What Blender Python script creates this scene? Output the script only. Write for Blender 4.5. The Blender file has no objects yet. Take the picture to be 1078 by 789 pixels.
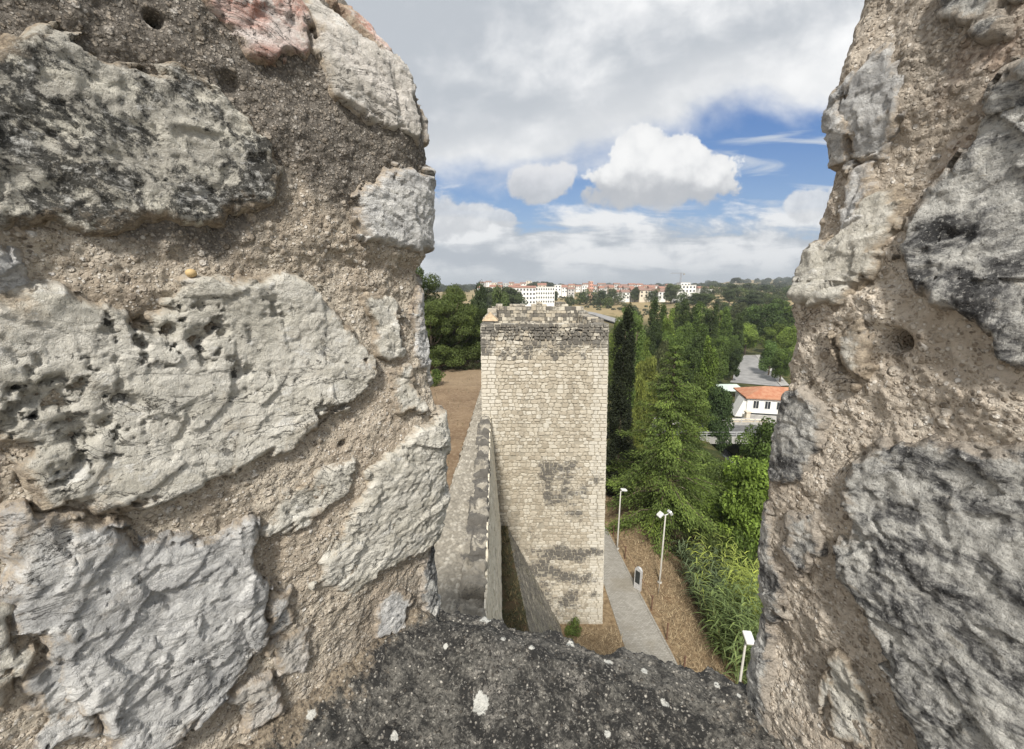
import bpy, math, random
import numpy as np

C = bpy.context.scene.collection
SC = bpy.context.scene
R = math.radians

# ------------------------------------------------------------------ camera numbers (1078 x 789 photo measurements)
F_PX, CX, CY, PITCH = 421.0, 539.0, 394.5, R(12.0)
CP, SP = math.cos(PITCH), math.sin(PITCH)

def ray(px, py):
    x = (px - CX) / F_PX
    yy = (CY - py) / F_PX
    return x, CP + yy * SP, -SP + yy * CP            # world X, Y, Z of a viewing ray

def at(px, py, Y):
    x, y, z = ray(px, py)
    return x / y * Y, Y, z / y * Y

def sm(a, b, x):
    t = np.clip((x - a) / (b - a), 0, 1)
    return t * t * (3 - 2 * t)

# ------------------------------------------------------------------ numpy noise
_rng = np.random.default_rng(7)
_perm = _rng.permutation(256).astype(np.int64)
_perm = np.concatenate([_perm, _perm])
_g = _rng.normal(size=(256, 3)); _g /= np.linalg.norm(_g, axis=1)[:, None]
_rv = _rng.random((256, 4))

def _hash(i, j, k):
    return _perm[(_perm[(_perm[i & 255] + j) & 255] + k) & 255]

def perlin(p):
    p = np.asarray(p, float)
    i = np.floor(p).astype(np.int64); f = p - i
    u = f * f * f * (f * (f * 6 - 15) + 10)
    out = np.zeros(len(p))
    for dx in (0, 1):
        wx = u[:, 0] if dx else 1 - u[:, 0]
        for dy in (0, 1):
            wy = u[:, 1] if dy else 1 - u[:, 1]
            for dz in (0, 1):
                wz = u[:, 2] if dz else 1 - u[:, 2]
                g = _g[_hash(i[:, 0] + dx, i[:, 1] + dy, i[:, 2] + dz)]
                d = (g[:, 0] * (f[:, 0] - dx) + g[:, 1] * (f[:, 1] - dy) + g[:, 2] * (f[:, 2] - dz))
                out += wx * wy * wz * d
    return out * 1.5

def fbm(p, octaves=5, gain=0.5, lac=2.03, ridged=False):
    p = np.asarray(p, float); a = 1.0; s = 0.0; out = np.zeros(len(p))
    for o in range(octaves):
        n = perlin(p + o * 17.3)
        out += a * ((0.5 - np.abs(n)) * 2 - 0.5 if ridged else n)
        s += a; a *= gain; p = p * lac
    return out / s

def worley(p):
    """F1, F2, cell hash of nearest, offset vector to nearest"""
    p = np.asarray(p, float)
    i = np.floor(p).astype(np.int64)
    f1 = np.full(len(p), 9.0); f2 = np.full(len(p), 9.0); hid = np.zeros(len(p), np.int64); off = np.zeros_like(p)
    for dx in (-1, 0, 1):
        for dy in (-1, 0, 1):
            for dz in (-1, 0, 1):
                c = i + np.array([dx, dy, dz])
                h = _hash(c[:, 0], c[:, 1], c[:, 2])
                v = c + 0.1 + 0.8 * _rv[h, :3] - p
                d = np.sqrt((v * v).sum(1))
                nb = d < f1
                f2 = np.where(nb, f1, np.minimum(f2, d))
                f1 = np.where(nb, d, f1); hid = np.where(nb, h, hid); off[nb] = v[nb]
    return f1, f2, hid, off

def facets(p, tilt=1.0):
    f1, f2, h, off = worley(p)
    return (off * _g[h]).sum(1) * tilt + (_rv[h, 3] - 0.5) * 0.5, f2 - f1

# ------------------------------------------------------------------ mesh / object helpers
def wloc(o):
    v = np.zeros(3); s = o
    while s is not None:
        v += np.array(s.location); s = s.parent
    return v

def mesh_obj(name, V, faces, mat, parent=None, loc=None, attrs=None, fattrs=None, smooth=True, link=True):
    """V world coordinates; faces: (n,k) array or list of such arrays"""
    V = np.asarray(V, np.float64)
    if isinstance(faces, np.ndarray): faces = [faces]
    faces = [np.asarray(f, np.int64) for f in faces if len(f)]
    o_loc = np.zeros(3)
    if parent is not None: o_loc = wloc(parent)
    elif loc is not None: o_loc = np.array(loc, float)
    me = bpy.data.meshes.new(name)
    me.vertices.add(len(V)); me.vertices.foreach_set('co', (V - o_loc).astype(np.float32).ravel())
    nl = sum(f.size for f in faces); nf = sum(len(f) for f in faces)
    me.loops.add(nl); me.loops.foreach_set('vertex_index', np.concatenate([f.ravel() for f in faces]).astype(np.int32))
    me.polygons.add(nf)
    tot = np.concatenate([np.full(len(f), f.shape[1]) for f in faces])
    st = np.concatenate([[0], np.cumsum(tot)[:-1]])
    me.polygons.foreach_set('loop_start', st.astype(np.int32))
    me.polygons.foreach_set('loop_total', tot.astype(np.int32))
    me.polygons.foreach_set('use_smooth', np.full(nf, smooth))
    me.update(calc_edges=True); me.validate()
    for k, v in (attrs or {}).items():
        a = me.attributes.new(k, 'FLOAT', 'POINT'); a.data.foreach_set('value', np.asarray(v, np.float32))
    for k, v in (fattrs or {}).items():
        a = me.attributes.new(k, 'FLOAT', 'FACE'); a.data.foreach_set('value', np.asarray(v, np.float32))
    o = bpy.data.objects.new(name, me)
    if mat is not None: me.materials.append(mat)
    if link: C.objects.link(o)
    if parent is not None: o.parent = parent
    elif loc is not None: o.location = loc
    return o

def tag(o, label=None, cat=None, group=None, kind=None):
    if label: o['label'] = label
    if cat: o['category'] = cat
    if group: o['group'] = group
    if kind: o['kind'] = kind
    return o

def thing(name, label, cat, loc=(0, 0, 0), group=None, rz=0.0):
    o = bpy.data.objects.new(name, None); C.objects.link(o)
    o.location = loc; o.rotation_euler = (0, 0, rz); o.empty_display_size = 0.2
    return tag(o, label, cat, group)

def dup(root, loc, rz=0.0, scale=(1, 1, 1), label=None, group=None):
    r = root.copy(); C.objects.link(r); r.location = loc; r.rotation_euler = (0, 0, rz); r.scale = scale
    if label: r['label'] = label
    if group: r['group'] = group
    for ch in root.children:
        c = ch.copy(); C.objects.link(c); c.parent = r
        for g in ch.children:
            d = g.copy(); C.objects.link(d); d.parent = c
    return r

def grid_faces(nu, nv):
    i = np.arange(nu * nv).reshape(nu, nv)
    return np.stack([i[:-1, :-1].ravel(), i[1:, :-1].ravel(), i[1:, 1:].ravel(), i[:-1, 1:].ravel()], 1)

class MB:
    """collects boxes, tubes and quads; build() links them as one mesh"""
    def __init__(s): s.V = []; s.F = {}; s.n = 0
    def add(s, V, F):
        V = np.asarray(V, float)
        for f in F: s.F.setdefault(len(f), []).append([i + s.n for i in f])
        s.V.append(V); s.n += len(V)
    def box(s, x0, x1, y0, y1, z0, z1, rz=0.0, c=None, bev=0.0):
        P = []
        if bev <= 0:
            P = [(x, y, z) for z in (z0, z1) for x, y in ((x0, y0), (x1, y0), (x1, y1), (x0, y1))]
            F = [(0, 3, 2, 1), (4, 5, 6, 7), (0, 1, 5, 4), (1, 2, 6, 5), (2, 3, 7, 6), (3, 0, 4, 7)]
        else:
            b = bev
            ring = lambda q: [(x0 + q, y0), (x1 - q, y0), (x1, y0 + q), (x1, y1 - q), (x1 - q, y1), (x0 + q, y1), (x0, y1 - q), (x0, y0 + q)]
            def inner(q): return [(x0 + q * 2, y0 + q), (x1 - q * 2, y0 + q), (x1 - q, y0 + q * 2), (x1 - q, y1 - q * 2), (x1 - q * 2, y1 - q), (x0 + q * 2, y1 - q), (x0 + q, y1 - q * 2), (x0 + q, y0 + q * 2)]
            for pts, z in ((inner(b), z0), (ring(b), z0 + b), (ring(b), z1 - b), (inner(b), z1)):
                P += [(x, y, z) for x, y in pts]
            F = [tuple(range(7, -1, -1)), tuple(range(24, 32))]
            for k in range(3):
                for j in range(8):
                    F.append((k * 8 + j, k * 8 + (j + 1) % 8, k * 8 + 8 + (j + 1) % 8, k * 8 + 8 + j))
        P = np.array(P, float)
        if rz:
            c = np.array(c if c is not None else ((x0 + x1) / 2, (y0 + y1) / 2))
            q = P[:, :2] - c
            P[:, :2] = np.stack([q[:, 0] * math.cos(rz) - q[:, 1] * math.sin(rz), q[:, 0] * math.sin(rz) + q[:, 1] * math.cos(rz)], 1) + c
        s.add(P, F)
    def tube(s, pts, rads, n=8, caps=True):
        pts = np.asarray(pts, float); k = len(pts)
        rads = np.broadcast_to(rads, (k,))
        V = []
        for i in range(k):
            t = pts[min(i + 1, k - 1)] - pts[max(i - 1, 0)]; t /= np.linalg.norm(t) + 1e-9
            a = np.cross(t, (0, 0, 1) if abs(t[2]) < 0.9 else (1, 0, 0)); a /= np.linalg.norm(a); b = np.cross(t, a)
            for j in range(n):
                an = 2 * math.pi * j / n
                V.append(pts[i] + rads[i] * (math.cos(an) * a + math.sin(an) * b))
        F = [(i * n + j, i * n + (j + 1) % n, (i + 1) * n + (j + 1) % n, (i + 1) * n + j) for i in range(k - 1) for j in range(n)]
        if caps: F += [tuple(range(n - 1, -1, -1)), tuple(range((k - 1) * n, k * n))]
        s.add(V, F)
    def quad(s, *p): s.add(p, [tuple(range(len(p)))])
    def build(s, name, mat, parent=None, loc=None, smooth=False):
        return mesh_obj(name, np.concatenate(s.V), [np.array(f) for f in s.F.values()], mat, parent, loc, smooth=smooth)

# ------------------------------------------------------------------ node helpers
class S:
    def __init__(s, nt, sock): s.nt, s.k = nt, sock
    def _m(s, op, *o):
        n = s.nt.nodes.new('ShaderNodeMath'); n.operation = op
        for i, v in enumerate((s,) + o):
            if isinstance(v, S): s.nt.links.new(v.k, n.inputs[i])
            else: n.inputs[i].default_value = v
        return S(s.nt, n.outputs[0])
    def __add__(s, o): return s._m('ADD', o)
    def __sub__(s, o): return s._m('SUBTRACT', o)
    def __mul__(s, o): return s._m('MULTIPLY', o)
    def __truediv__(s, o): return s._m('DIVIDE', o)
    __radd__ = __add__; __rmul__ = __mul__
    def __rsub__(s, o): return (s * -1.0) + o
    def max(s, o): return s._m('MAXIMUM', o)
    def min(s, o): return s._m('MINIMUM', o)
    def abs(s): return s._m('ABSOLUTE')
    def sqrt(s): return s._m('SQRT')
    def pow(s, o): return s._m('POWER', o)
    def step(s, a, b):
        n = s.nt.nodes.new('ShaderNodeMapRange'); n.interpolation_type = 'SMOOTHSTEP'
        s.nt.links.new(s.k, n.inputs[0]); n.inputs[1].default_value = a; n.inputs[2].default_value = b
        return S(s.nt, n.outputs[0])

class T:
    """a node tree with short helpers"""
    def __init__(s, nt): s.nt = nt
    def node(s, t, **kw):
        n = s.nt.nodes.new(t)
        for k, v in kw.items(): setattr(n, k, v)
        return n
    def put(s, v, sock):
        if isinstance(v, S): s.nt.links.new(v.k, sock)
        elif isinstance(v, (tuple, list)) and len(v) == 3 and sock.type == 'RGBA': sock.default_value = (*v, 1)
        else: sock.default_value = v
    def coord(s, out='Object'): return S(s.nt, s.node('ShaderNodeTexCoord').outputs[out])
    def xyz(s, v):
        n = s.node('ShaderNodeSeparateXYZ'); s.put(v, n.inputs[0]); return [S(s.nt, o) for o in n.outputs]
    def vec(s, x, y, z):
        n = s.node('ShaderNodeCombineXYZ')
        for i, v in enumerate((x, y, z)): s.put(v, n.inputs[i])
        return S(s.nt, n.outputs[0])
    def mapv(s, v, scale=(1, 1, 1), rot=(0, 0, 0), loc=(0, 0, 0)):
        n = s.node('ShaderNodeMapping'); s.put(v, n.inputs[0])
        n.inputs['Scale'].default_value = scale; n.inputs['Rotation'].default_value = rot; n.inputs['Location'].default_value = loc
        return S(s.nt, n.outputs[0])
    def noise(s, v, scale, detail=4, rough=0.55, dist=0.0, color=False):
        n = s.node('ShaderNodeTexNoise'); s.put(v, n.inputs['Vector'])
        n.inputs['Scale'].default_value = scale; n.inputs['Detail'].default_value = detail
        n.inputs['Roughness'].default_value = rough; n.inputs['Distortion'].default_value = dist
        return S(s.nt, n.outputs['Color' if color else 'Fac'])
    def voro(s, v, scale, feature='F1', rnd=1.0):
        n = s.node('ShaderNodeTexVoronoi', feature=feature); s.put(v, n.inputs['Vector'])
        n.inputs['Scale'].default_value = scale; n.inputs['Randomness'].default_value = rnd
        if feature == 'DISTANCE_TO_EDGE': return S(s.nt, n.outputs['Distance'])
        return S(s.nt, n.outputs['Distance']), S(s.nt, n.outputs['Color'])
    def ramp(s, f, *st):
        n = s.node('ShaderNodeValToRGB'); s.put(f, n.inputs[0]); e = n.color_ramp.elements
        while len(e) < len(st): e.new(0.5)
        for i, (p, c) in enumerate(st): e[i].position = p; e[i].color = (*c, 1) if len(c) == 3 else c
        return S(s.nt, n.outputs[0])
    def mix(s, f, a, b, mode='MIX'):
        n = s.node('ShaderNodeMix', data_type='RGBA', blend_type=mode)
        s.put(f, n.inputs[0]); s.put(a, n.inputs[6]); s.put(b, n.inputs[7]); return S(s.nt, n.outputs[2])
    def attr(s, name):
        n = s.node('ShaderNodeAttribute', attribute_name=name); return S(s.nt, n.outputs['Fac'])
    def bump(s, h, strength=0.5, dist=0.01, normal=None):
        n = s.node('ShaderNodeBump'); s.put(h, n.inputs['Height'])
        n.inputs['Strength'].default_value = strength; n.inputs['Distance'].default_value = dist
        if normal is not None: s.put(normal, n.inputs['Normal'])
        return S(s.nt, n.outputs[0])

def material(name):
    m = bpy.data.materials.new(name); m.use_nodes = True
    nt = m.node_tree; b = nt.nodes['Principled BSDF']
    return m, T(nt), b

def plain(name, col, rough=0.6, metal=0.0, var=0.15, scale=8.0, bump=0.0):
    m, t, b = material(name)
    n = t.noise(t.coord(), scale, 5)
    t.put(t.mix(n.step(0.3, 0.7), tuple(c * (1 - var) for c in col), tuple(min(1, c * (1 + var)) for c in col)), b.inputs['Base Color'])
    b.inputs['Roughness'].default_value = rough; b.inputs['Metallic'].default_value = metal
    if bump: t.put(t.bump(t.noise(t.coord(), scale * 8, 3), bump, 0.01), b.inputs['Normal'])
    return m

# ------------------------------------------------------------------ materials
def rock_material(name, pale, mid, dark, dark_at, warm=0.3):
    m, t, b = material(name); co = t.coord()
    w = t.mapv(co, scale=(1, 1, 2.6), rot=(0.2, 0.7, 0.3))
    n1 = t.noise(w, 6.5, 10, 0.66, 0.8); n2 = t.noise(co, 24, 10, 0.72, 0.6); n3 = t.noise(co, 110, 6, 0.75)
    n4 = t.noise(t.mapv(co, loc=(3, 7, 1)), 9, 9, 0.70, 0.8); n5 = t.noise(w, 30, 8, 0.7, 0.4)
    base = t.mix(n1.step(0.40, 0.60), pale, mid)
    base = t.mix(n4.step(0.52, 0.66) * warm, base, (0.42, 0.31, 0.17))
    base = t.mix(n5.step(0.53, 0.68) * 0.5, base, tuple(c * 0.5 for c in mid))
    dk = (n4 * 0.42 + n2 * 0.36 + n3 * 0.22 + t.attr('crust') * 0.22).step(dark_at, dark_at + 0.05)
    base = t.mix(dk * 0.92, base, dark)
    wh = (n2 * 0.40 + n4 * 0.25 + n5 * 0.35).step(0.53, 0.58)
    base = t.mix(wh * 0.75, base, (0.80, 0.79, 0.75))
    soot = (t.noise(t.mapv(co, loc=(8, 3, 6)), 3.6, 9, 0.68, 1.0) * .7 + n2 * .3).step(0.56, 0.63)
    base = t.mix(soot * 0.72, base, dark)
    sp = t.noise(co, 360, 4, 0.75); sp2 = t.noise(t.mapv(co, loc=(2, 2, 7)), 190, 5, 0.75)
    base = t.mix(sp.step(0.44, 0.33) * 0.30, base, (0.08, 0.076, 0.07))
    base = t.mix(sp2.step(0.55, 0.66) * 0.45, base, (0.80, 0.79, 0.75))
    base = t.mix(sp2.step(0.40, 0.32) * 0.35, base, (0.10, 0.095, 0.088))
    crack = (t.noise(w, 8, 7, 0.66, 1.2) - 0.5).abs().step(0.0, 0.011)
    ck2 = t.noise(t.mapv(co, loc=(1, 5, 2)), 4, 5).step(0.46, 0.58)
    base = t.mix((1 - crack) * ck2 * 0.85, base, (0.035, 0.032, 0.028))
    pit = t.noise(co, 60, 3, 0.5).step(0.33, 0.27)
    base = t.mix(pit * 0.7, base, (0.05, 0.048, 0.045))
    smear = (t.attr('rim') * 0.66 + (n4 - 0.5) * 1.5 + (n3 - 0.5) * 0.5).step(0.38, 0.72)
    base = t.mix(smear * 0.85, base, t.mix(n3.step(0.35, 0.65), (0.21, 0.16, 0.115), (0.52, 0.43, 0.32)))
    t.put(base, b.inputs['Base Color']); b.inputs['Roughness'].default_value = 0.92; b.inputs['Specular IOR Level'].default_value = 0.3
    crease = (t.noise(co, 42, 6, 0.7, 0.5) - 0.5).abs()
    h = n2 * 0.5 + n3 * 0.6 + sp * 0.15 + sp2 * 0.30 + crack * 0.12 + crease * 0.5 - pit * 0.3
    t.put(t.bump(h, 0.95, 0.011), b.inputs['Normal'])
    return m

def mortar_material(name, tan, pale, crust, ps=1.0, amount=1.0):
    """old lime mortar: sandy binder with sparse aggregate of several sizes, lime patches, soot-dark crust"""
    m, t, b = material(name); co = t.coord()
    n1 = t.noise(co, 6, 8, 0.65, 0.5); n2 = t.noise(co, 30, 8, 0.72, 0.3); n3 = t.noise(co, 150, 5, 0.72); n4 = t.noise(t.mapv(co, loc=(6, 6, 1)), 11, 8, 0.68, 0.8)
    nb = t.noise(t.mapv(co, loc=(2, 8, 5)), 3.2, 7, 0.62, 0.6)
    base = t.mix((n1 * 0.6 + n2 * 0.4).step(0.40, 0.60), tan, pale)
    base = t.mix(n4.step(0.52, 0.68) * 0.6, base, tuple(x * 0.45 for x in tan))
    base = t.mix(n4.step(0.44, 0.36) * 0.55, base, (0.60, 0.55, 0.47))
    base = t.mix(n3.step(0.52, 0.66) * 0.55, base, tuple(x * 0.35 for x in tan))
    ck = (t.attr('crust') * 0.55 + n1 * 0.20 + n2 * 0.34 + n3 * 0.14 + nb * 0.38).step(0.68, 0.84)
    base = t.mix(ck * 0.93, base, t.mix(n3.step(0.4, 0.65), crust, tuple(x * 2.4 for x in crust)))
    h = n2 * 0.8 + n3 * 0.8 + n4 * 0.8
    for sc, keep, lo, hi, hh in ((46, .82, .20, .32, .9), (92, .48, .24, .42, .6), (178, .30, .25, .46, .4), (330, .35, .28, .5, .22)):
        d, c = t.voro(t.mapv(co, loc=(sc * .1, .3, .7)), sc / ps); cr = t.xyz(c)
        rr = cr[2] * .5 + .75
        mk = (1 - (d / rr).step(lo, hi)) * cr[1].step(keep, keep + .05) * amount
        pc = t.ramp(cr[0], (0.0, (0.16, 0.135, 0.11)), (0.22, (0.36, 0.30, 0.235)), (0.5, (0.52, 0.45, 0.365)), (0.8, (0.66, 0.60, 0.52)), (1.0, (0.82, 0.79, 0.74)))
        base = t.mix(mk * (1 - ck * 0.55) * 0.85, base, pc)
        h = h + mk * hh
    base = t.mix((t.noise(t.mapv(co, loc=(9, 2, 4)), 3.5, 6).step(0.63, 0.72)) * 0.35, base, (0.34, 0.17, 0.10))
    crack = (t.noise(t.mapv(co, loc=(4, 4, 9)), 5, 6, 0.62, 1.0) - 0.5).abs().step(0.0, 0.008)
    base = t.mix((1 - crack) * n1.step(.5, .6) * 0.7, base, (0.06, 0.05, 0.042))
    t.put(base, b.inputs['Base Color']); b.inputs['Roughness'].default_value = 0.95; b.inputs['Specular IOR Level'].default_value = 0.25
    t.put(t.bump(h, 0.9, 0.007), b.inputs['Normal'])
    return m

def sill_material():
    m, t, b = material('lichened_mortar'); co = t.coord()
    n1 = t.noise(co, 5, 8, 0.62, 0.5); n2 = t.noise(co, 24, 8, 0.7, 0.6); n3 = t.noise(co, 110, 5, 0.7); n4 = t.noise(t.mapv(co, loc=(4, 1, 8)), 13, 8, 0.66, 0.7)
    d, c = t.voro(co, 115); cr = t.xyz(c)
    base = t.mix((n1 * 0.3 + n2 * 0.7).step(0.45, 0.56), (0.022, 0.0215, 0.0205), (0.14, 0.133, 0.118))
    base = t.mix((n4 * 0.55 + n3 * 0.45).step(0.53, 0.60) * 0.85, base, (0.25, 0.235, 0.21))
    n6 = t.noise(co, 62, 6, 0.75)
    base = t.mix(n6.step(0.54, 0.60) * 0.75, base, (0.025, 0.024, 0.022))
    base = t.mix(n6.step(0.42, 0.36) * 0.6, base, (0.42, 0.39, 0.34))
    tnm = (t.attr('tan') * 0.9 + (n2 - 0.5) * 1.8 + (n4 - 0.5) * 1.4).step(0.38, 0.72)
    base = t.mix(tnm * 0.85, base, t.mix(n3.step(.35, .65), (0.15, 0.115, 0.08), (0.42, 0.345, 0.25)))
    peb = (1 - d.step(0.2, 0.42)) * cr[1].step(0.5, 0.65)
    base = t.mix(peb * 0.8, base, t.mix(cr[0].step(.3, .9), (0.10, 0.085, 0.07), (0.66, 0.62, 0.55)))
    base = t.mix(n3.step(0.55, 0.66) * 0.7, base, (0.02, 0.02, 0.018))
    sp2 = t.noise(t.mapv(co, loc=(2, 2, 7)), 150, 6, 0.8)
    base = t.mix(sp2.step(0.57, 0.65) * 0.75, base, (0.55, 0.53, 0.48)); base = t.mix(sp2.step(0.48, 0.40) * 0.75, base, (0.018, 0.018, 0.017))
    wl = (t.attr('white') * 0.85 + n2 * 1.3 + n6 * 0.8 - 1.05).step(0.50, 0.60)
    base = t.mix(wl * 0.9, base, (0.62, 0.62, 0.58))
    t.put(base, b.inputs['Base Color']); b.inputs['Roughness'].default_value = 0.95
    h = n2 * 0.6 + n3 * 0.6 + peb * 0.5 + sp2 * 0.4
    t.put(t.bump(h, 1.0, 0.010), b.inputs['Normal'])
    return m

def masonry_material(name, ramp, dirt_col=(0.045, 0.042, 0.038), bump=0.5, scale=1.0, moss=0.0):
    m, t, b = material(name); co = t.coord()
    n1 = t.noise(co, 0.9 * scale, 6, 0.6); n2 = t.noise(co, 7 * scale, 8, 0.68, 0.4); n3 = t.noise(co, 30 * scale, 4, 0.65)
    base = t.ramp(t.attr('tone') * 0.72 + n1 * 0.28, *ramp)
    base = t.mix(n2.step(0.5, 0.72) * 0.55, base, tuple(c * 0.42 for c in ramp[len(ramp) // 2][1]))
    base = t.mix((n2 * 0.5 + n3 * 0.5).step(0.38, 0.30) * 0.5, base, ramp[-1][1])
    dk = (t.attr('dirt') * 0.95 + (n2 - 0.5) * 1.1 + (n3 - 0.5) * 0.7).step(0.24, 0.60)
    base = t.mix(dk * 0.88, base, t.mix(n3.step(.3, .7), dirt_col, tuple(c * 2.6 for c in dirt_col)))
    stk = t.noise(t.mapv(co, scale=(2.4, 2.4, .28)), 1.0 * scale, 6, .62)
    base = t.mix(stk.step(.52, .70) * .38, base, tuple(c * .38 for c in ramp[len(ramp) // 2][1]))
    if moss: base = t.mix(n1.step(0.55, 0.65) * moss, base, (0.10, 0.10, 0.035))
    t.put(base, b.inputs['Base Color']); b.inputs['Roughness'].default_value = 0.9
    t.put(t.bump(n2 * 0.7 + n3 * 0.4, bump, 0.03), b.inputs['Normal'])
    return m

def leaf_material(name, trans=0.35):
    m, t, b = material(name)
    oi = t.node('ShaderNodeObjectInfo')
    col = S(t.nt, oi.outputs['Color']); rnd = S(t.nt, oi.outputs['Random'])
    k = t.attr('tone') * 2.3 + 0.62
    k = k * (rnd * 0.35 + 0.82)
    c = t.mix(1.0, col, t.vec(k, k, k), 'MULTIPLY')
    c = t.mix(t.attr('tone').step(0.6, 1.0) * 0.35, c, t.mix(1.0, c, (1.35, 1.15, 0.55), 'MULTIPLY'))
    t.put(c, b.inputs['Base Color']); b.inputs['Roughness'].default_value = 0.62
    b.inputs['Specular IOR Level'].default_value = 0.25
    tr = t.node('ShaderNodeBsdfTranslucent'); t.put(c, tr.inputs['Color'])
    mx = t.node('ShaderNodeMixShader'); mx.inputs[0].default_value = trans
    t.nt.links.new(b.outputs[0], mx.inputs[1]); t.nt.links.new(tr.outputs[0], mx.inputs[2])
    t.nt.links.new(mx.outputs[0], t.nt.nodes['Material Output'].inputs['Surface'])
    return m

M = {}
M['mortar'] = mortar_material('gravel_mortar', (0.39, 0.33, 0.26), (0.57, 0.51, 0.42), (0.085, 0.077, 0.068))
M['mortar_pale'] = mortar_material('pinkish_gravel_mortar', (0.48, 0.415, 0.34), (0.66, 0.59, 0.50), (0.22, 0.195, 0.165), 1.35, 1.0)
M['sill'] = sill_material()
M['limestone'] = rock_material('pale_limestone', (0.74, 0.715, 0.645), (0.58, 0.555, 0.485), (0.055, 0.055, 0.052), 0.62, 0.28)
M['limestone_grey'] = rock_material('blue_grey_limestone', (0.74, 0.735, 0.715), (0.48, 0.48, 0.475), (0.055, 0.056, 0.057), 0.585, 0.25)
M['limestone_dark'] = rock_material('lichen_blackened_limestone', (0.72, 0.69, 0.60), (0.46, 0.44, 0.39), (0.035, 0.036, 0.035), 0.545, 0.25)
def marbled():
    m, t, b = material('marbled_limestone'); co = t.coord()
    w = t.mapv(co, scale=(1, 1, 1.8), rot=(0.4, 0.3, 0.2))
    n1 = t.noise(w, 9, 8, 0.62, 1.4); n2 = t.noise(w, 26, 9, 0.7, 0.9); n3 = t.noise(co, 110, 6, 0.75); n4 = t.noise(co, 4.5, 6, 0.6, 0.5)
    k = n1 * 0.50 + n2 * 0.36 + n3 * 0.14
    base = t.ramp((k - 0.485) * 1.45 + 0.485 + (n4 - 0.5) * 0.30, (0.36, (0.05, 0.05, 0.052)), (0.43, (0.17, 0.17, 0.17)), (0.49, (0.46, 0.455, 0.435)), (0.54, (0.68, 0.67, 0.63)), (0.66, (0.80, 0.79, 0.74)))
    base = t.mix(n2.step(0.58, 0.70) * 0.5, base, (0.38, 0.31, 0.21))
    base = t.mix(n3.step(0.55, 0.66) * 0.5, base, (0.04, 0.04, 0.04))
    sp = t.noise(co, 420, 4, 0.75); sp2 = t.noise(t.mapv(co, loc=(2, 2, 7)), 230, 5, 0.75)
    base = t.mix(sp2.step(0.54, 0.66) * 0.6, base, (0.76, 0.75, 0.71)); base = t.mix(sp2.step(0.46, 0.34) * 0.6, base, (0.06, 0.06, 0.06)); base = t.mix(sp.step(0.48, 0.36) * 0.4, base, (0.05, 0.05, 0.05))
    smear = (t.attr('rim') * 0.8 + (n1 - 0.5) * 1.5 + (n3 - 0.5) * 0.5).step(0.45, 0.75)
    base = t.mix(smear * 0.7, base, t.mix(n3.step(0.35, 0.65), (0.25, 0.2, 0.15), (0.56, 0.48, 0.39)))
    t.put(base, b.inputs['Base Color']); b.inputs['Roughness'].default_value = 0.9; b.inputs['Specular IOR Level'].default_value = 0.3
    t.put(t.bump(n2 * 0.7 + n3 * 0.7 + n1 * 0.4 + sp2 * 0.45 + sp * 0.2, 0.95, 0.012), b.inputs['Normal'])
    return m
M['limestone_marbled'] = marbled()
M['limestone_pink'] = rock_material('pink_veined_stone', (0.74, 0.66, 0.62), (0.56, 0.29, 0.23), (0.14, 0.09, 0.08), 0.66, 0.1)
M['limestone_white'] = rock_material('whitish_stone', (0.70, 0.66, 0.61), (0.54, 0.51, 0.46), (0.10, 0.09, 0.08), 0.63, 0.2)
M['tower'] = masonry_material('cream_rubble_masonry', [(0.0, (0.28, 0.24, 0.18)), (0.3, (0.42, 0.37, 0.29)), (0.6, (0.52, 0.475, 0.39)), (1.0, (0.62, 0.59, 0.52))])
M['tower_mortar'] = masonry_material('old_lime_mortar', [(0.0, (0.27, 0.24, 0.185)), (0.5, (0.36, 0.325, 0.26)), (1.0, (0.45, 0.41, 0.33))])
M['walltop'] = masonry_material('grey_weathered_wall_top', [(0.0, (0.17, 0.152, 0.122)), (0.5, (0.31, 0.282, 0.232)), (1.0, (0.54, 0.505, 0.435))], scale=3.4, bump=0.9)
M['pale_face'] = masonry_material('pale_blocks_brightened', [(0.0, (0.52, 0.46, 0.35)), (0.5, (0.66, 0.60, 0.48)), (1.0, (0.78, 0.73, 0.62))])  # block colour raised so the shaded right face looks lit
M['talus'] = masonry_material('mossy_grey_masonry', [(0.0, (0.11, 0.10, 0.08)), (0.5, (0.20, 0.185, 0.15)), (1.0, (0.33, 0.30, 0.25))], scale=1.4, moss=0.25, bump=0.7)
M['leaf'] = leaf_material('foliage')
M['bark'] = plain('bark', (0.11, 0.085, 0.06), 0.9, var=0.4, bump=0.4)
M['white_paint'] = plain('white_wall_paint', (0.78, 0.77, 0.74), 0.8, var=0.06, scale=1.2)
M['cream_paint'] = plain('cream_wall_paint', (0.66, 0.58, 0.46), 0.8, var=0.1, scale=1.2)
M['pink_paint'] = plain('salmon_wall_paint', (0.62, 0.34, 0.26), 0.8, var=0.1, scale=1.2)
M['grey_paint'] = plain('grey_wall_render', (0.50, 0.49, 0.47), 0.8, var=0.1, scale=1.2)
M['roof_tile'] = plain('terracotta_tiles', (0.29, 0.15, 0.11), 0.85, var=0.3, scale=1.6)
M['roof_dark'] = plain('weathered_tiles', (0.24, 0.15, 0.12), 0.85, var=0.3, scale=1.6)
M['sandstone'] = plain('sandy_stone', (0.42, 0.32, 0.21), 0.9, var=0.25, scale=6, bump=0.5)
M['glass'] = plain('dark_window_glass', (0.035, 0.04, 0.045), 0.12, var=0.2)
M['pole'] = plain('pale_painted_steel', (0.44, 0.42, 0.38), 0.45, var=0.12, scale=3)
M['lamp_metal'] = plain('light_grey_aluminium', (0.60, 0.60, 0.60), 0.4, 0.3)
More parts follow.
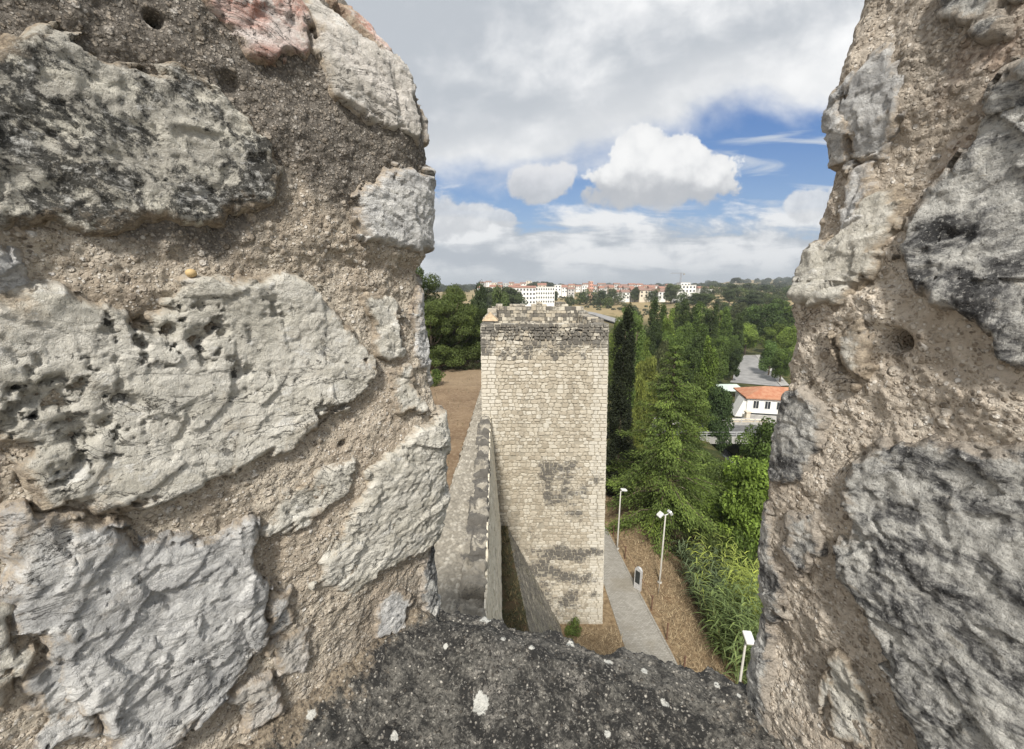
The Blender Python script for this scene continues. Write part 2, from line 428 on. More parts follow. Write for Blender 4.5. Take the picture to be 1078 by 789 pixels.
M['lamp_white'] = plain('white_lamp_housing', (0.66, 0.66, 0.64), 0.4, var=0.04)
M['lamp_glass'] = plain('frosted_lamp_glass', (0.42, 0.44, 0.46), 0.15, var=0.1)
M['rust'] = plain('rusty_iron', (0.13, 0.07, 0.045), 0.85, var=0.4, scale=20)
M['dark_panel'] = plain('dark_panel', (0.03, 0.035, 0.035), 0.35)
M['concrete'] = plain('concrete', (0.36, 0.35, 0.33), 0.9, var=0.2, scale=1.5, bump=0.2)
M['asphalt'] = plain('asphalt', (0.12, 0.12, 0.12), 0.92, var=0.25, scale=2.0, bump=0.2)
M['road_pale'] = plain('pale_worn_asphalt', (0.26, 0.255, 0.25), 0.92, var=0.2, scale=0.6, bump=0.2)
M['line_paint'] = plain('road_paint', (0.72, 0.72, 0.70), 0.7, var=0.12)
M['awning'] = plain('green_canvas', (0.50, 0.58, 0.53), 0.8, var=0.15)
M['water'] = plain('river_water', (0.02, 0.025, 0.02), 0.08, var=0.2, scale=0.8)
M['crane'] = plain('crane_steel', (0.30, 0.30, 0.32), 0.6)

# ------------------------------------------------------------------ terrain
def terrain(x, y):
    x = np.asarray(x, float); y = np.asarray(y, float)
    ys = [-400, -60, 20, 40, 60, 75, 150, 220, 300, 400, 500, 700, 1000, 1500, 2500, 6000]
    zs = [-17.3, -17.3, -17.4, -18.6, -20.2, -20.6, -20.6, -15.6, -12.3, -9.2, -6.5, -3.0, 0.0, 4.0, 6.0, 0.0]
    valley = np.interp(y, ys, zs)
    near = np.interp(x, [-400, 9.6, 11.0, 14.0, 20.0, 30.0, 80, 300], [-17.35, -17.35, -18.1, -19.8, -20.6, -20.6, -20.4, -20.4])
    k = sm(34, 60, y)
    z = near * (1 - k) + valley * k
    z = np.where(y > 60, valley, z)
    # river channel below the road bridge
    ch = np.exp(-((x - 30.5 - 0.05 * (y - 50)) / 3.2) ** 4) * sm(64, 59, y) * sm(18, 30, y)
    z = z - 4.0 * ch
    # castle court to the left of the curtain wall
    yard = sm(-1.3, -1.75, x) * (1 - sm(24, 26, y)) + (1 - sm(0.5, 5.0, x)) * sm(24, 26, y) * (1 - sm(46, 80, y))
    yard = yard * (1 - sm(44, 70, y))
    z = z * (1 - yard) + (-8.0 + 0.004 * (y - 20)) * yard
    # right bank of the valley and the rounded far hills
    az = x / np.maximum(np.abs(y), 1.0)
    z = z + sm(160, 420, y) * sm(0.30, 0.55, az) * 5.0 - sm(160, 420, y) * sm(0.55, 0.75, az) * 2.0
    z = z + sm(600, 1700, y) * (sm(0.30, 0.75, az) * 30.0)
    far = sm(90, 260, y)
    q = np.stack([x / 90, y / 90, np.zeros_like(x)], -1).reshape(-1, 3)
    und = perlin(q).reshape(x.shape) * 2.2 + perlin(q * 3.1 + 5).reshape(x.shape) * 0.7
    z = z + und * far * (1 + sm(500, 1500, y) * 4)
    q = np.stack([x / 3.1, y / 3.1, np.zeros_like(x)], -1).reshape(-1, 3)
    rough = perlin(q).reshape(x.shape) * 0.12 + perlin(q * 2.7).reshape(x.shape) * 0.05
    keep = sm(7.9, 8.6, x) + sm(-2.2, -3.0, x)
    z = z + rough * np.clip(keep, 0, 1) * (1 - far)
    return z

def h(x, y): return float(terrain(np.array([x]), np.array([y]))[0])

def ground():
    xs = np.unique(np.concatenate([np.linspace(-3.2, 16, 150), np.linspace(-60, -3.2, 50), np.linspace(16, 120, 90), np.linspace(120, 700, 100),
                                   np.linspace(-500, -60, 60), np.linspace(700, 3000, 60), np.linspace(3000, 8000, 10), np.linspace(-8000, -500, 40)]))
    ys = np.unique(np.concatenate([np.linspace(-3, 40, 260), np.linspace(40, 130, 150), np.linspace(130, 600, 150), np.linspace(600, 2600, 80),
                                   np.linspace(2600, 9000, 14), np.linspace(-9000, -200, 8), np.linspace(-200, -3, 20)]))
    X, Y = np.meshgrid(xs, ys, indexing='ij')
    Z = terrain(X, Y)
    m, t, b = material('dry_ground'); co = t.coord(); x, y, z = t.xyz(co)
    n0 = t.noise(co, 0.05, 7, 0.6, 0.3); n1 = t.noise(co, 0.5, 8, 0.62); n2 = t.noise(co, 5, 8, 0.7, 0.5); n3 = t.noise(co, 30, 5, 0.7); nh = t.noise(co, 0.012, 8, 0.62, 0.5)
    straw = t.mix(n2.step(0.35, 0.62), (0.135, 0.093, 0.056), (0.29, 0.215, 0.13))
    straw = t.mix(n3.step(0.5, 0.68) * 0.6, straw, (0.38, 0.29, 0.17))
    straw = t.mix(n1.step(0.55, 0.7) * 0.5, straw, (0.15, 0.085, 0.045))
    yard = t.mix(n1.step(0.35, 0.7), (0.155, 0.105, 0.066), (0.25, 0.18, 0.115))
    yard = t.mix(n2.step(0.45, 0.65) * 0.5, yard, (0.34, 0.265, 0.18)); yard = t.mix(n3.step(0.5, 0.65) * 0.5, yard, (0.11, 0.075, 0.045)); yard = t.mix(n0.step(0.45, 0.62) * 0.4, yard, (0.32, 0.25, 0.165))
    near = t.mix((x * -1.0).step(1.2, 2.2), straw, yard)
    valley = t.mix(n1.step(0.4, 0.65), (0.035, 0.045, 0.015), (0.10, 0.09, 0.035))
    far = t.mix((nh * 0.6 + n0 * 0.4).step(0.48, 0.62), (0.30, 0.235, 0.13), (0.085, 0.09, 0.038))
    far = t.mix(n0.step(0.54, 0.66) * 0.5, far, (0.15, 0.125, 0.06))
    far = t.mix(n1.step(0.48, 0.65) * 0.5, far, (0.15, 0.115, 0.06))
    green = t.mix((x).step(13, 17), near, valley)
    col = t.mix(y.step(34, 50) * (1 - (x * -1.0).step(-2.0, 0.0) * (1 - y.step(48, 60))), green, valley)
    col = t.mix(y.step(190, 240), col, far)
    t.put(col, b.inputs['Base Color']); b.inputs['Roughness'].default_value = 0.95; b.inputs['Specular IOR Level'].default_value = 0.15
    t.put(t.bump(n2 * 0.6 + n3 * 0.5, 0.8, 0.06), b.inputs['Normal'])
    g = mesh_obj('ground', np.stack([X, Y, Z], -1).reshape(-1, 3), grid_faces(*X.shape), m)
    tag(g, kind='structure')
ground()

def strip(name, left, right, mat, lift=0.02, n=80, kind='structure', m=4):
    """ribbon following the ground between two polylines given as lists of (x, y)"""
    def res(P):
        P = np.array(P, float); d = np.concatenate([[0], np.cumsum(np.linalg.norm(np.diff(P, axis=0), axis=1))])
        s = np.linspace(0, d[-1], n); return np.stack([np.interp(s, d, P[:, 0]), np.interp(s, d, P[:, 1])], 1)
    A, B = res(left), res(right)
    w = np.linspace(0, 1, m)[None, :, None]
    P = A[:, None] * (1 - w) + B[:, None] * w
    Z = terrain(P[..., 0], P[..., 1]).max(1, keepdims=True) + lift + 0 * P[..., 0]
    V = np.concatenate([np.concatenate([P, Z[..., None]], 2).reshape(-1, 3), np.concatenate([P, Z[..., None] - 0.35], 2).reshape(-1, 3)])
    F = grid_faces(n, m); N = n * m
    side = []
    for i in range(n - 1):
        for c in (0, m - 1):
            a, b_ = i * m + c, (i + 1) * m + c
            side.append((a, a + N, b_ + N, b_) if c == 0 else (a, b_, b_ + N, a + N))
    o = mesh_obj(name, V, [F[:, ::-1], np.array(side)], mat, smooth=False)
    tag(o, kind=kind); return o

def path_material():
    m, t, b = material('grey_cobble_paving'); co = t.coord()
    n = t.noise(co, 1.3, 6); n2 = t.noise(co, 20, 6, 0.7); n0 = t.noise(co, 0.45, 5)
    br = t.node('ShaderNodeTexBrick'); t.put(t.mapv(co, rot=(0, 0, R(4))), br.inputs['Vector'])
    br.inputs['Scale'].default_value = 4.5; br.inputs['Mortar Size'].default_value = 0.03; br.inputs['Brick Width'].default_value = 0.75; br.inputs['Row Height'].default_value = 0.42
    t.put((0.25, 0.235, 0.205), br.inputs['Color1']); t.put((0.34, 0.325, 0.29), br.inputs['Color2']); t.put((0.17, 0.155, 0.13), br.inputs['Mortar'])
    c = S(t.nt, br.outputs['Color'])
    c = t.mix(n.step(0.5, 0.72) * 0.5, c, (0.40, 0.38, 0.34)); c = t.mix(n2.step(0.45, 0.7) * 0.4, c, (0.19, 0.175, 0.15))
    c = t.mix(n0.step(0.56, 0.7) * 0.4, c, (0.20, 0.17, 0.12))
    t.put(c, b.inputs['Base Color']); b.inputs['Roughness'].default_value = 0.9
    t.put(t.bump(S(t.nt, br.outputs['Fac']) * -0.5 + n2 * 0.4, 0.6, 0.02), b.inputs['Normal'])
    return m
M['paving'] = path_material()
strip('path', [(5.75, 2), (5.7, 16), (5.62, 22), (5.3, 30), (4.4, 38)], [(7.9, 2), (7.7, 16), (7.3, 21), (6.95, 26), (6.6, 30), (5.8, 38)], M['paving'], 0.03, 90)
kb = [(7.9, 2), (7.7, 16), (7.3, 21), (6.95, 26), (6.6, 30)]
strip('path_kerb', kb, [(x + 0.10, y) for x, y in kb], M['paving'], 0.06, 60, m=2)
kb = [(5.64, 2), (5.59, 16), (5.51, 22), (5.2, 30)]
strip('path_kerb', kb, [(x + 0.10, y) for x, y in kb], M['paving'], 0.045, 60, m=2)

# ------------------------------------------------------------------ foreground battlement
E_DIR = np.array([0.9703, -0.2419]); N_DIR = np.array([0.2419, 0.9703])     # along the wall, outward

def smooth_path(P, s, width):
    """moving average over arclength of a polyline P with parameter s (piecewise linear), returned as function"""
    P = np.array(P, float); s = np.array(s, float)
    def f(q):
        q = np.asarray(q, float); acc = 0
        for o in np.linspace(-0.5, 0.5, 13):
            qq = q + o * width
            acc = acc + np.stack([np.interp(qq, s, P[:, 0]), np.interp(qq, s, P[:, 1])], -1)
        return acc / 13
    return f

class Merlon:
    """surface (t, z) -> point; t = 0 at the outer corner, positive along the embrasure face"""
    def __init__(s, A, g, length, outer_dir, prof_z, prof_x, side, width):
        s.A, s.g, s.side = np.array(A), np.array(g) / np.linalg.norm(g), side
        B = s.A + s.g * length
        inner = -np.sign(side) * E_DIR * -1.0
        out = np.array(outer_dir)
        s.len = length
        s.P = [s.A + out * 2.2, s.A, B, B + out * 2.2]; s.s = [-2.2, 0, length, length + 2.2]
        s.path = smooth_path(s.P, s.s, width)
        s.pz, s.px = prof_z, prof_x
    def pos(s, t, z):
        t = np.asarray(t, float); z = np.asarray(z, float)
        p = s.path(t)
        w = np.exp(-(np.clip(t, -9, 9) / 0.30) ** 2)
        dx = np.interp(z, s.pz, s.px) * w
        return np.stack([p[..., 0] + dx, p[..., 1], z], -1)
    def normal(s, t, z):
        e = 1e-3
        a = s.pos(t + e, z) - s.pos(t - e, z); b = s.pos(t, z + e) - s.pos(t, z - e)
        n = -np.cross(a, b) * s.side
        return n / np.linalg.norm(n, axis=-1, keepdims=True)
    def hit(s, px, py):
        """pixel of the photo -> (t, z) on the flat embrasure face"""
        x, y, z = ray(px, py)
        # A + g t = k (x, y)
        m = np.array([[s.g[0], -x], [s.g[1], -y]])
        t, k = np.linalg.solve(m, -s.A)
        return t, k * z

def mortar_relief(P, amp=1.0):
    n = fbm(P / 0.09 + 5, 4, 0.55, ridged=True) * 0.0085 + fbm(P / 0.20, 4) * 0.017 + fbm(P / 0.045 + 3, 5, 0.6) * 0.0070 + fbm(P / 0.012 + 3, 3, 0.6) * 0.0022
    f1, f2, hid, _ = worley(P / 0.0085)
    n += np.where(_rv[hid, 0] > 0.35, 0.0014 * np.clip(1 - (f1 / 0.55) ** 2, 0, 1), 0)
    f1, f2, hid, _ = worley(P / 0.030 + 8)
    n += np.where(_rv[hid, 1] > 0.80, 0.0045 * np.clip(1 - (f1 / (0.22 + 0.12 * _rv[hid, 2])) ** 2, 0, 1), 0)
    f1, f2, hid, _ = worley(P / 0.07 + 21)
    n -= np.where(_rv[hid, 2] > 0.90, 0.010 * np.clip(1 - (f1 / (0.16 + 0.12 * _rv[hid, 1])) ** 2, 0, 1), 0)
    return n * amp

def merlon_mesh(M_, t0, t1, step, zb, zt, pits, crust_fn, mat, root):
    ts = np.concatenate([np.linspace(-2.2, t0, 14)[:-1], np.arange(t0, t1, step), np.arange(t1 + .006, M_.len + .35, .006), np.linspace(M_.len + .36, M_.len + 2.2, 60)])
    zs = np.arange(zb, zt, 0.0024)
    Tt, Z = np.meshgrid(ts, zs, indexing='ij')
    P = M_.pos(Tt, Z); Nn = M_.normal(Tt, Z)
    p = P.reshape(-1, 3); n = Nn.reshape(-1, 3)
    hh = mortar_relief(p)
    for (px, py, r, d) in pits:
        t, z = M_.hit(px, py)
        q = ((Tt.ravel() - t) ** 2 + (Z.ravel() - z) ** 2) / r ** 2
        hh = hh - d * np.exp(-q ** 1.5)
    # worn, rounded top
    rz = sm(zt - 0.10, zt, Z.ravel())
    V = p + n * (hh - rz * 0.10)[:, None]
    cr = crust_fn(Tt.ravel(), Z.ravel())
    nt, nz = Tt.shape
    F = grid_faces(nt, nz)
    # cap: the last ring closed towards the centre line of the merlon
    top = np.arange(nt) * nz + nz - 1
    cen = V[top].mean(0) + np.array([0, 0, 0.05])
    V2 = np.concatenate([V, [cen]]); cr = np.concatenate([cr, [1.0]])
    capF = np.stack([top[:-1], top[1:], np.full(nt - 1, len(V))], 1)
    capF = np.concatenate([capF, [[top[-1], top[0], len(V)]]])
    i0 = np.arange(nz); a, b_ = i0, (nt - 1) * nz + i0
    back = np.stack([b_[:-1], a[:-1], a[1:], b_[1:]], 1)
    if M_.side > 0: F = F[:, ::-1]; capF = capF[:, ::-1]; back = back[:, ::-1]
    return mesh_obj('mortar_core', V2, [F, capF, back], mat, root, attrs={'crust': cr})

def poly_sdf(X, Y, poly):
    """signed distance, positive inside"""
    d = np.full(X.shape, 1e9); inside = np.zeros(X.shape, bool)
    n = len(poly)
    for i in range(n):
        ax, ay = poly[i]; bx, by = poly[(i + 1) % n]
        ex, ey = bx - ax, by - ay
        tt = np.clip(((X - ax) * ex + (Y - ay) * ey) / (ex * ex + ey * ey + 1e-12), 0, 1)
        d = np.minimum(d, np.hypot(X - ax - tt * ex, Y - ay - tt * ey))
        c = ((ay > Y) != (by > Y)) & (X < (bx - ax) * (Y - ay) / (by - ay + 1e-12) + ax)
        inside ^= c
    return np.where(inside, d, -d)

def stone(M_, poly_px, th, mat, root, seed, label=None, rough=1.0, edge=0.035, step=0.0026, strata=(0.3, 1.0, 0.2), tmin=-0.35, facet=1.0, pits=(), crust=0.0, dz=0.0):
    poly = [M_.hit(px, py) for px, py in poly_px]
    poly = [(max(t, tmin), z + dz) for t, z in poly]
    pa = np.array(poly)
    lo, hi = pa.min(0) - 0.03, pa.max(0) + 0.03
    ts = np.arange(lo[0], hi[0], step); zs = np.arange(lo[1], hi[1], step)
    Tt, Z = np.meshgrid(ts, zs, indexing='ij')
    P = M_.pos(Tt, Z).reshape(-1, 3); Nn = M_.normal(Tt, Z).reshape(-1, 3)
    q = np.stack([Tt.ravel(), Z.ravel(), np.full(Tt.size, seed * 3.7)], 1)
    wob = fbm(q / 0.09, 4) * 0.024 + fbm(q / 0.02, 4) * 0.009
    chip, _ = facets(q / 0.055 + 2); chip2, _ = facets(q / 0.024 + 5)
    d = poly_sdf(Tt.ravel(), Z.ravel(), poly) + wob * .6 + chip * 0.014 + chip2 * 0.007 + 0.006
    e = np.clip((d + 0.012) / (edge * .72), 0, 1)
    dome = 1 - (1 - e) ** 2.0
    w = P + seed * 1.31
    warp = np.stack([fbm(w / 0.12, 3), fbm(w / 0.12 + 9, 3), fbm(w / 0.12 + 5, 3)], 1) * 0.05
    # layered fracture: planes tilted along one direction, plus chipped facets
    st = np.array(strata) / np.linalg.norm(strata)
    lay = ((w + warp) @ st) / 0.055
    saw = (lay - np.floor(lay)); saw = np.where(saw < 0.8, saw / 0.8, (1 - saw) / 0.2)
    fc, edge_d = facets((w + warp * 0.6) / 0.085); fc2, _ = facets((w + warp) / 0.034 + 4)
    fc3, _ = facets((w + warp * 0.3) / 0.016 + 7)
    fcL, _ = facets((w + warp * 0.3) / 0.17 + 13)
    fl = np.stack([w @ np.array([1, .2, .1]), w @ np.array([-.2, 1, 0]), (w + warp * .5) @ st * 2.6], 1)
    det = fbm(w / 0.22, 3) * 0.006 + fcL * 0.0065 * facet + fc * 0.0042 * facet + fc2 * 0.0030 * facet + fc3 * 0.0022 * rough + fbm(fl / 0.055, 5, 0.62) * 0.0026 * rough
    det += fbm((w + warp) / 0.06, 5, 0.6, ridged=True) * 0.0016 * rough + fbm(w / 0.010, 3, 0.6) * 0.0022 * rough
    th = th * 0.30 + 0.0075; hh = -0.034 + (th + 0.034) * dome + det * np.clip(d / 0.02 + 0.35, 0.15, 1)
    pit_shade = np.zeros(len(P))  # shade of the pits, painted dark instead of dug deep
    for (px, py, r, dep) in pits:
        t, z = M_.hit(px, py)
        qq = ((Tt.ravel() - t) ** 2 + (Z.ravel() - z) ** 2) / r ** 2
        qq = qq * np.clip(1 + fbm(w / .02 + 3, 4, .6) * 5.5, .12, 6) + np.abs(fbm(w / .011, 3)) * 1.2
        hh = hh - min(dep, .013) * np.exp(-qq ** 1.5); pit_shade = np.maximum(pit_shade, np.exp(-np.maximum(qq / 3.0 + 1.0 + fbm(w / .020, 4, .6) * 4.5, 0)))
    sm_a = np.exp(-np.maximum(d, 0) / 0.022)
    V = P + Nn * hh[:, None]
    keep = (d > -0.026).reshape(Tt.shape)
    F = grid_faces(*Tt.shape)
    kf = keep.ravel()[F].all(1); F = F[kf]
    used = np.unique(F); mp = np.full(len(V), -1); mp[used] = np.arange(len(used))
    F = mp[F]; V = V[used]
    if M_.side > 0: F = F[:, ::-1]
    o = mesh_obj('rubble_stone', V, F, mat, root, attrs={'crust': crust + 0.9 * pit_shade[used], 'rim': sm_a[used]})  # crust attribute also carries the painted pit shade
    if label: o['label'] = label
    return o

def prof(pts, base, ycorner, shift=0.0):
    pts = sorted(pts, key=lambda q: q[1])
    return [q[1] * ycorner for q in pts], [(q[0] - base) * ycorner + shift for q in pts]

# ---- left merlon
LP = [(-.362, .604), (-.298, .516), (-.2145, .443), (-.195, .3666), (-.1906, .268), (-.197, .1645), (-.1985, .078), (-.222, .045), (-.2227, -.0577), (-.215, -.201), (-.186, -.302), (-.177, -.407), (-.187, -.545), (-.225, -.691), (-.2217, -.813), (-.43, .68)]
pz, px_ = prof(LP, -0.228, 0.88, 0.060)
root = thing('stone_merlon', 'massive rubble merlon filling the left of the view, pink stone at its top', 'merlon', (-0.5, 0.45, -0.85), 'merlons either side of the opening')
ML = Merlon((-0.24, 0.88), (-0.17, -0.28), 1.08, -E_DIR, pz, px_, 1, 0.13)
def crust_l(t, z):
    q = np.stack([t / 0.2, z / 0.2, 0 * t], 1)
    return sm(-0.05, 0.24, z + fbm(q, 3) * 0.22) * 0.75 + sm(-0.50, -0.74, z - 0.30 * np.clip(t, 0, 1)) * sm(0.5, 0.1, t) * 0.5
merlon_mesh(ML, -0.16, 0.78, 0.0023, -0.93, 0.74, [(150, 345, .014, .03), (148, 20, .007, .03), (330, 468, .006, .02), (20, 540, .008, .02), (30, 500, .008, .02)], crust_l, M['mortar'], root)
L = lambda poly, th, mat, seed, label=None, **k: stone(ML, poly, th, M[mat], root, seed, label, **k)
L([(-60, 75), (0, 52), (40, 42), (85, 55), (140, 75), (165, 70), (205, 100), (235, 130), (262, 180), (260, 210), (225, 215), (215, 235), (160, 230), (110, 240), (60, 228), (20, 240), (-60, 250)], 0.030, 'limestone_dark', 1, 'blackened boulder high on the left with a pale streaked belly', strata=(0.2, 0.4, 1.0), crust=0.33)
L([(185, -12), (212, 30), (235, 62), (262, 72), (285, 60), (293, 25), (283, -20)], 0.028, 'limestone_pink', 2, 'pink and white veined stone at the top edge', strata=(1, 0.2, 0.5), facet=1.2)
L([(297, 12), (320, 8), (335, 35), (352, 50), (378, 60), (388, 95), (388, 148), (372, 140), (345, 125), (310, 100), (302, 70)], 0.024, 'limestone_white', 3, 'smooth whitish stone below the sloping top')
L([(352, 5), (380, 22), (398, 42), (393, 62), (375, 55)], 0.014, 'limestone_pink', 4, 'small orange stone on the sloping top edge', edge=0.03)
L([(412, 110), (430, 104), (449, 115), (454, 165), (435, 168), (415, 145)], 0.012, 'limestone_white', 5, edge=0.03)
L([(345, 200), (375, 175), (400, 182), (438, 178), (470, 190), (470, 262), (430, 266), (395, 262), (350, 250), (335, 225)], 0.026, 'limestone_grey', 6, 'grey ledge stone overhanging the outer corner', edge=0.035, crust=0.1)
L([(-60, 310), (60, 300), (100, 322), (140, 335), (180, 322), (195, 297), (270, 290), (300, 300), (330, 330), (362, 392), (345, 420), (310, 440), (275, 470), (220, 500), (150, 530), (100, 537), (70, 520), (45, 525), (20, 490), (-60, 400)], 0.040, 'limestone', 7, 'largest pale boulder, spanning the middle of the merlon', rough=0.6, facet=.75, strata=(0.1, 0.3, 1), pits=[(140, 342, .014, .04), (165, 350, .014, .03), (195, 352, .014, .035), (220, 350, .010, .03), (268, 325, .006, .02), (312, 430, .008, .02), (245, 390, .010, .012), (42, 415, .016, .028), (75, 450, .020, .02), (70, 490, .012, .02)])
L([(412, 300), (430, 296), (447, 325), (458, 345), (452, 400), (430, 405), (415, 385), (405, 370)], 0.014, 'limestone_grey', 8, edge=0.03)
L([(358, 310), (385, 320), (388, 375), (368, 368)], 0.008, 'limestone', 9, edge=0.025)
L([(375, 394), (394, 390), (399, 428), (382, 432)], 0.014, 'limestone', 10, edge=0.02)
L([(395, 455), (430, 430), (470, 430), (500, 450), (498, 520), (455, 548), (420, 575), (390, 590), (350, 620), (315, 618), (312, 590), (330, 555), (350, 500)], 0.030, 'limestone', 11, 'long pale boulder slanting down from the outer corner', strata=(0.7, -0.4, 0.8), facet=1.2, rough=1.2)
L([(5, 565), (25, 540), (60, 540), (100, 552), (140, 575), (180, 570), (215, 565), (245, 550), (250, 590), (262, 625), (265, 670), (240, 710), (205, 750), (165, 788), (130, 795), (100, 740), (70, 690), (30, 670), (5, 620)], 0.036, 'limestone_grey', 12, 'blue grey fractured boulder at the lower left', facet=1.3, rough=0.8, strata=(0.6, 0.2, -0.8))
L([(335, 488), (330, 515), (300, 545), (272, 555), (285, 520), (310, 495)], 0.013, 'limestone', 13, edge=0.025)
L([(272, 622), (284, 628), (287, 660), (272, 664)], 0.009, 'limestone_grey', 14, edge=0.02)
L([(284, 674), (300, 668), (306, 700), (286, 706)], 0.009, 'limestone_white', 15, edge=0.02)
L([(418, 590), (445, 570), (465, 580), (472, 620), (445, 642), (425, 650), (414, 622)], 0.022, 'limestone_marbled', 16, edge=0.03, crust=0.1)
L([(376, 630), (392, 618), (402, 630), (396, 660), (376, 664)], 0.009, 'limestone_grey', 17, edge=0.02)
L([(-60, 255), (-20, 250), (14, 262), (20, 300), (-10, 310), (-60, 300)], 0.012, 'limestone_grey', 18)

for i, (poly, th, mat) in enumerate([
    ([(245, 725), (272, 715), (282, 745), (258, 760)], .010, 'limestone_white'),
    ([(30, 715), (60, 700), (85, 735), (95, 770), (60, 775), (30, 750)], .012, 'limestone_grey'),
    ([(-40, 640), (0, 640), (15, 690), (0, 740), (-40, 740)], .014, 'limestone')]):
    L(poly, th, mat, 50 + i, edge=0.025)

t_, z_ = ML.hit(188, 288); c_ = ML.pos(np.array([t_]), np.array([z_]))[0] + ML.normal(np.array([t_]), np.array([z_]))[0] * .013
pm = MB(); pm.add([c_ + .0065 * np.array([math.cos(a) * math.cos(b), math.sin(a) * math.cos(b), .85 * math.sin(b)]) for b in np.linspace(-1.5, 1.5, 9) for a in np.linspace(0, 2 * math.pi, 12, endpoint=False)],
       [(r * 12 + i, r * 12 + (i + 1) % 12, r * 12 + 12 + (i + 1) % 12, r * 12 + 12 + i) for r in range(8) for i in range(12)])
pb = pm.build('pebble', plain('yellow_pebble', (.55, .40, .20), .7), root, smooth=True); pb['label'] = 'small yellow pebble caught in the mortar'

# ---- right merlon
RP = [(.737, .604), (.7146, .461), (.713, .328), (.728, .268), (.714, .143), (.690, .011), (.674, -.01), (.686, -.1045), (.696, -.277), (.697, -.407), (.690, -.603), (.704, -.781), (.728, -.908), (.712, -1.11), (.75, -1.4)]
pz, px_ = prof(RP, 0.690, 0.68, -0.014)
root = thing('stone_merlon', 'steep rubble merlon closing the right of the view, tan mortar and dark craggy boulders', 'merlon', (0.62, 0.35, -0.85), 'merlons either side of the opening')
MR = Merlon((0.47, 0.685), (0.22, -0.975), 0.95, E_DIR, pz, px_, -1, 0.11)
def crust_r(t, z):
    q = np.stack([t / 0.15, z / 0.15, 0 * t], 1)
    return sm(0.0, 0.3, z + fbm(q, 3) * 0.2) * 0.35 + sm(0.02, 0.22, t + fbm(q + 4, 3) * 0.1) * 0.22
merlon_mesh(MR, -0.15, 0.42, 0.0024, -0.93, 0.74, [(952, 360, .013, .055), (905, 215, .012, .02), (870, 262, .012, .02)], crust_r, M['mortar_pale'], root)
Rr = lambda poly, th, mat, seed, label=None, **k: stone(MR, poly, th, M[mat], root, seed, label, **k)
Rr([(903, 85), (925, 65), (945, 70), (948, 110), (925, 155), (900, 160), (895, 120)], 0.009, 'limestone_grey', 31, edge=0.02, step=0.0026)
Rr([(822, 302), (845, 270), (870, 255), (895, 250), (915, 205), (940, 200), (935, 240), (925, 290), (905, 310), (890, 315), (850, 305)], 0.020, 'limestone', 32, 'jutting ledge of pale stone at the outer corner', edge=0.03, step=0.0026, facet=1.2)
Rr([(968, 270), (975, 220), (1000, 185), (1032, 135), (1070, 65), (1150, 20), (1150, 395), (1072, 378), (1048, 346), (1020, 325), (988, 306)], 0.026, 'limestone_marbled', 33, 'dark craggy boulder at the upper right edge', edge=0.03, step=0.0026, rough=0.9, facet=1.1)
Rr([(920, 488), (942, 470), (970, 478), (1010, 468), (1050, 475), (1150, 470), (1150, 830), (985, 830), (962, 750), (945, 690), (922, 640), (898, 600), (892, 575), (908, 560), (903, 520)], 0.032, 'limestone_marbled', 34, 'largest grey boulder of the lower right, mottled black and white', edge=0.03, step=0.0026, rough=0.9, facet=1.1, crust=0.22)
Rr([(805, 430), (850, 415), (872, 435), (870, 470), (850, 500), (822, 505), (800, 470)], 0.016, 'limestone_marbled', 35, edge=0.025, step=0.0026)
Rr([(792, 545), (812, 530), (818, 560), (826, 620), (830, 652), (808, 648), (790, 600)], 0.016, 'limestone_marbled', 36, edge=0.025, step=0.0026)
Rr([(897, 358), (912, 352), (918, 385), (912, 405), (902, 385)], 0.007, 'limestone', 37, edge=0.015, step=0.0026)
Rr([(778, 650), (800, 640), (806, 690), (808, 770), (795, 775), (780, 720)], 0.016, 'limestone_marbled', 38, edge=0.02, step=0.0026, crust=0.2)
Rr([(868, 715), (890, 700), (912, 735), (915, 785), (880, 775)], 0.010, 'limestone', 39, edge=0.02, step=0.0026)
Rr([(862, 108), (884, 95), (893, 130), (888, 172), (866, 168)], 0.010, 'limestone_grey', 40, edge=0.02, step=0.0026)

for i, (poly, th, mat) in enumerate([
    ([(890, 180), (905, 175), (912, 215), (900, 240), (888, 215)], .010, 'limestone_grey'),
    ([(1000, -20), (1060, -20), (1040, 30), (1010, 20)], .012, 'limestone_marbled'),
    ([(845, 545), (862, 540), (868, 580), (855, 600), (843, 580)], .010, 'limestone_marbled')]):
    Rr(poly, th, mat, 70 + i, edge=0.02, step=0.0026)

